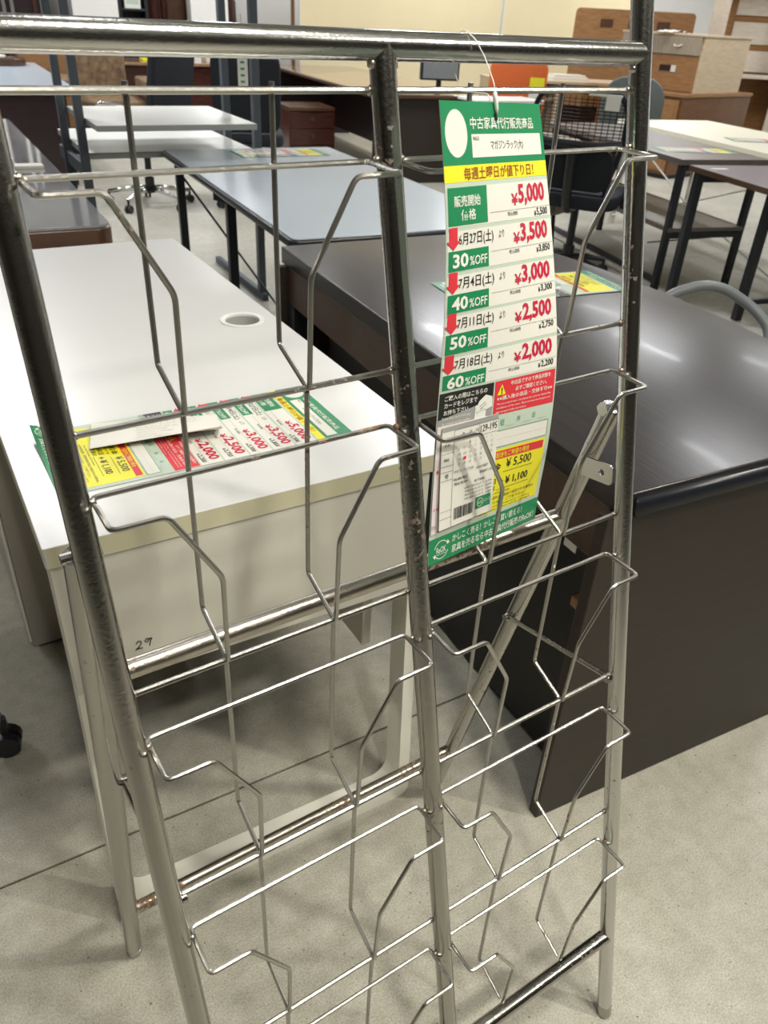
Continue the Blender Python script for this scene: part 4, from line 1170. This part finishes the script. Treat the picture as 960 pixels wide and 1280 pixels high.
# pillar at left of the partition
bm = new_bm()
for (a, b) in ((3.05, 3.45),):
    pass
bm.free()
def trimbox(name, x0, y0, w, d, h, m, rot):
    bm = new_bm(); box(bm, (0, 0, 0), (w, d, h), 0.004)
    o = link(name, bm, m, None, loc=(x0, y0, 0), rot=(0, 0, rot)); return tag(o, kind='structure')
trimbox('trim_1', 3.75, 9.62, 0.42, 0.3, CEIL, M['wall'], R(-12))
trimbox('trim_2', 4.90, 9.40, 0.035, 0.05, CEIL, M['oak_dark'], R(-12))

# things on and beyond the long table: monitor, tray, orange chair neighbours
mo = thing('monitor', 'black box-shaped monitor on the desk left of the orange chair', 'monitor', (4.50, 5.88, 0.7002), R(-20))
B('stand', (-0.08, -0.06, 0), (0.08, 0.08, 0.012), M['black'], mo); B('neck', (-0.02, 0.0, 0.0122), (0.02, 0.03, 0.09), M['black'], mo); B('casing', (-0.17, -0.02, 0.0902), (0.17, 0.04, 0.26), M['black'], mo, 0.006); B('screen', (-0.155, -0.0222, 0.105), (0.155, -0.0204, 0.245), M['plastic_grey'], mo, 0)
pt = thing('paper_tray', 'flat white tray on a small stand just above the hanging tag', 'tray', (4.42, 4.98, 0), R(-8))
B('tray_board', (-0.28, -0.16, 0.72), (0.32, 0.16, 0.742), M['white_top'], pt, 0.006); B('column', (-0.03, -0.03, 0.012), (0.03, 0.03, 0.7198), M['white_metal'], pt); B('foot', (-0.22, -0.18, 0), (0.22, 0.18, 0.0118), M['white_metal'], pt)
rd = thing('desk', 'light oak desk row with open shelf behind the orange chair', 'desk', (6.05, 7.0, 0), R(-25))
B('desk_top', (0, 0, 0.70), (1.6, 0.6, 0.73), M['ash'], rd); B('side_panel', (0.0, 0.02, 0), (0.03, 0.58, 0.6998), M['ash'], rd); B('side_panel', (0.72, 0.02, 0), (0.75, 0.58, 0.6998), M['ash'], rd); B('side_panel', (1.57, 0.02, 0), (1.6, 0.58, 0.6998), M['ash'], rd)
B('shelf', (0.0305, 0.03, 0.54), (0.7195, 0.56, 0.56), M['ash'], rd); B('back_panel', (0.0305, 0.565, 0.05), (1.5695, 0.58, 0.6998), M['oak_dark'], rd); B('drawer', (0.755, 0.01, 0.50), (1.565, 0.03, 0.69), M['oak'], rd)
for k, (x, w) in enumerate(((0.35, 0.34), (0.9, 0.42))):
    tx = thing('paper_stack', ('flat pile of white papers on the light oak desk, left pile', 'flat pile of white papers on the light oak desk, right pile')[k], 'papers', (6.05 + x * math.cos(R(-25)) - 0.3 * math.sin(R(-25)), 7.0 + x * math.sin(R(-25)) + 0.3 * math.cos(R(-25)), 0.7302), R(-20))
    B('lower_sheets', (-w / 2, -0.12, 0), (w / 2, 0.12, 0.03), M['paper'], tx, 0.002); B('upper_sheets', (-w / 2 + 0.03, -0.10, 0.0302), (w / 2 - 0.02, 0.11, 0.05), M['whitewood'], tx, 0.002)

# ------------------------------------------------------------------ far left furniture
fa = thing('armchair', 'gold brocade armchair far behind the white workstation', 'armchair', (2.30, 8.15, 0), R(-10))
pad('seat', M['brocade'], fa, 0.6, 0.6, 0.18, (0, 0, 0.36), 0, 0, 0.08)
pad('backrest', M['brocade'], fa, 0.46, 0.5, 0.12, (-0.02, 0.30, 0.66), R(84), 0, 0.06)
for s in (-1, 1): pad('armrest', M['brocade'], fa, 0.14, 0.6, 0.14, (s * 0.36, 0.0, 0.55), 0, 0, 0.05); B('leg', (s * 0.28 - 0.03, -0.28, 0), (s * 0.28 + 0.03, -0.22, 0.27), M['mahogany'], fa); B('leg', (s * 0.28 - 0.03, 0.22, 0), (s * 0.28 + 0.03, 0.28, 0.27), M['mahogany'], fa)
bxx = thing('cabinet', 'plain tan cabinet standing beyond the far left mahogany desk', 'cabinet', (1.83, 8.25, 0), R(-8))
bxx.location = (1.72, 9.05, 0)
B('body', (0, 0, 0.05), (0.50, 0.45, 0.92), M['oak'], bxx); B('top_board', (-0.01, -0.01, 0.9202), (0.51, 0.46, 0.945), M['walnut'], bxx); B('plinth', (0.02, 0.02, 0), (0.48, 0.43, 0.0495), M['black'], bxx); B('door', (0.02, -0.015, 0.08), (0.48, -0.0005, 0.90), M['oak'], bxx)
dk = thing('cabinet', 'tall dark mahogany cabinet with bright metal bars at the upper left corner', 'cabinet', (0.9, 10.0, 0), R(-10))
B('body', (0, 0.05, 0), (1.35, 0.5, 2.1), M['dark_mahogany'], dk); 
for x in (0.72, 0.92, 1.0, 1.22): B('metal_bar', (x, 0.0, 0.2), (x + 0.035, 0.0495, 2.0), M['steel'] if x < 1.1 else M['mahogany'], dk)
wbx = thing('board', 'plain white board standing beyond the gold brocade armchair', 'board', (2.50, 9.80, 0), R(-10))
B('panel', (0, 0, 0.3), (0.47, 0.03, 1.9), M['white_top'], wbx, 0.002); B('foot', (0.05, -0.15, 0), (0.09, 0.2, 0.2998), M['white_metal'], wbx); B('foot', (0.38, -0.15, 0), (0.42, 0.2, 0.2998), M['white_metal'], wbx)
sh = thing('shelf', 'dark open shelf with a pale green box between the white board and the carved sideboard', 'shelf', (2.98, 9.75, 0), R(-10))
B('side_panel', (0, 0, 0), (0.03, 0.35, 1.7), M['black'], sh); B('side_panel', (0.28, 0, 0), (0.31, 0.35, 1.7), M['black'], sh); B('back_panel', (0.031, 0.33, 0), (0.279, 0.35, 1.7), M['black'], sh)
for z in (0.2, 0.7, 1.14, 1.67): B('shelf_board', (0.031, 0.01, z), (0.279, 0.329, z + 0.02), M['black'], sh)
gb = thing('box', 'pale green box standing on the dark open shelf', 'box', (3.06, 9.80, 1.1604), R(-10)); B('carton', (0, -0.03, 0), (0.17, 0.12, 0.20), M['p_white'], gb, 0.003); B('label', (0.02, -0.0315, 0.04), (0.15, -0.0303, 0.14), M['paper_grey'], gb, 0)
sb = thing('sideboard', 'carved red-brown sideboard with rounded frames and a price tag, far behind the workstation', 'sideboard', (3.40, 10.15, 0), R(-10))
B('body', (0, 0.06, 0), (1.08, 0.5, 1.30), M['mahogany'], sb, 0.02)
for x, w in ((0.22, 0.62),):
    bm = new_bm(); tube(bm, [(px2, 0.05, pz) for px2, pz in rrect(w, 0.62, 0.10, x, 0.72)], 0.028, 8, closed=True); link('carved_frame', bm, M['mahogany'], sb, smooth=True)
    bm = new_bm(); prism(bm, rrect(w - 0.08, 0.54, 0.08, x + 0.04, 0.76), 0, 0.03, bev=0.004); bm.transform(Matrix.Translation((0, 0.06, 0)) @ Matrix.Rotation(R(90), 4, 'X')); link('inset_panel', bm, M['walnut'], sb)
TUBE('corner_column', [(0.98, 0.04, 0.0), (0.98, 0.04, 1.32)], 0.07, M['mahogany'], sb, n=14); TUBE('corner_column', [(0.10, 0.04, 0.0), (0.10, 0.04, 1.32)], 0.07, M['mahogany'], sb, n=14)
st = thing('price_tag', 'upright white and green price tag on the carved red-brown sideboard', 'price tag', (4.02, 10.02, 1.0), R(-10))
B('card', (-0.09, 0, 0), (0.09, 0.002, 0.36), M['paper'], st, 0); B('green_header', (-0.09, -0.0012, 0.31), (0.09, -0.0002, 0.36), M['paper_grey'], st, 0); B('yellow_strip', (-0.09, -0.0012, 0.28), (0.09, -0.0002, 0.30), M['p_yellow'], st, 0)
for k in range(4): B('green_box', (-0.085, -0.0012, 0.22 - k * 0.06), (-0.03, -0.0002, 0.25 - k * 0.06), M['p_green'], st, 0); B('red_price', (0.01, -0.0012, 0.225 - k * 0.06), (0.08, -0.0002, 0.25 - k * 0.06), M['p_crimson'], st, 0)

# ------------------------------------------------------------------ ceiling lamps
for (x, y) in ROWS:
    t = thing('ceiling_lamp', 'white tube lamp fixed to the ceiling', 'lamp', (x, y, CEIL - 0.10), R(-12), 'ceiling tube lamps')
    B('housing', (-0.09, -0.62, 0.02), (0.09, 0.62, 0.098), M['white_metal'], t)
for (l, pw) in KEYS:  # the last housing only goes with the added overhead lamp
    t = thing('track_lamp', 'unseen white round spot lamp fixed to the ceiling', 'lamp', (l[0], l[1], l[2] + 0.03), 0, 'ceiling spot lamps')
    bm = new_bm(); tube(bm, [(0, 0, 0.0), (0, 0, 0.10)], 0.10, 20); link('housing', bm, M['white_metal'], t, smooth=True, autosmooth=40)
    TUBE('stem', [(0, 0, 0.10), (0, 0, CEIL - l[2] - 0.03)], 0.012, M['white_metal'], t)
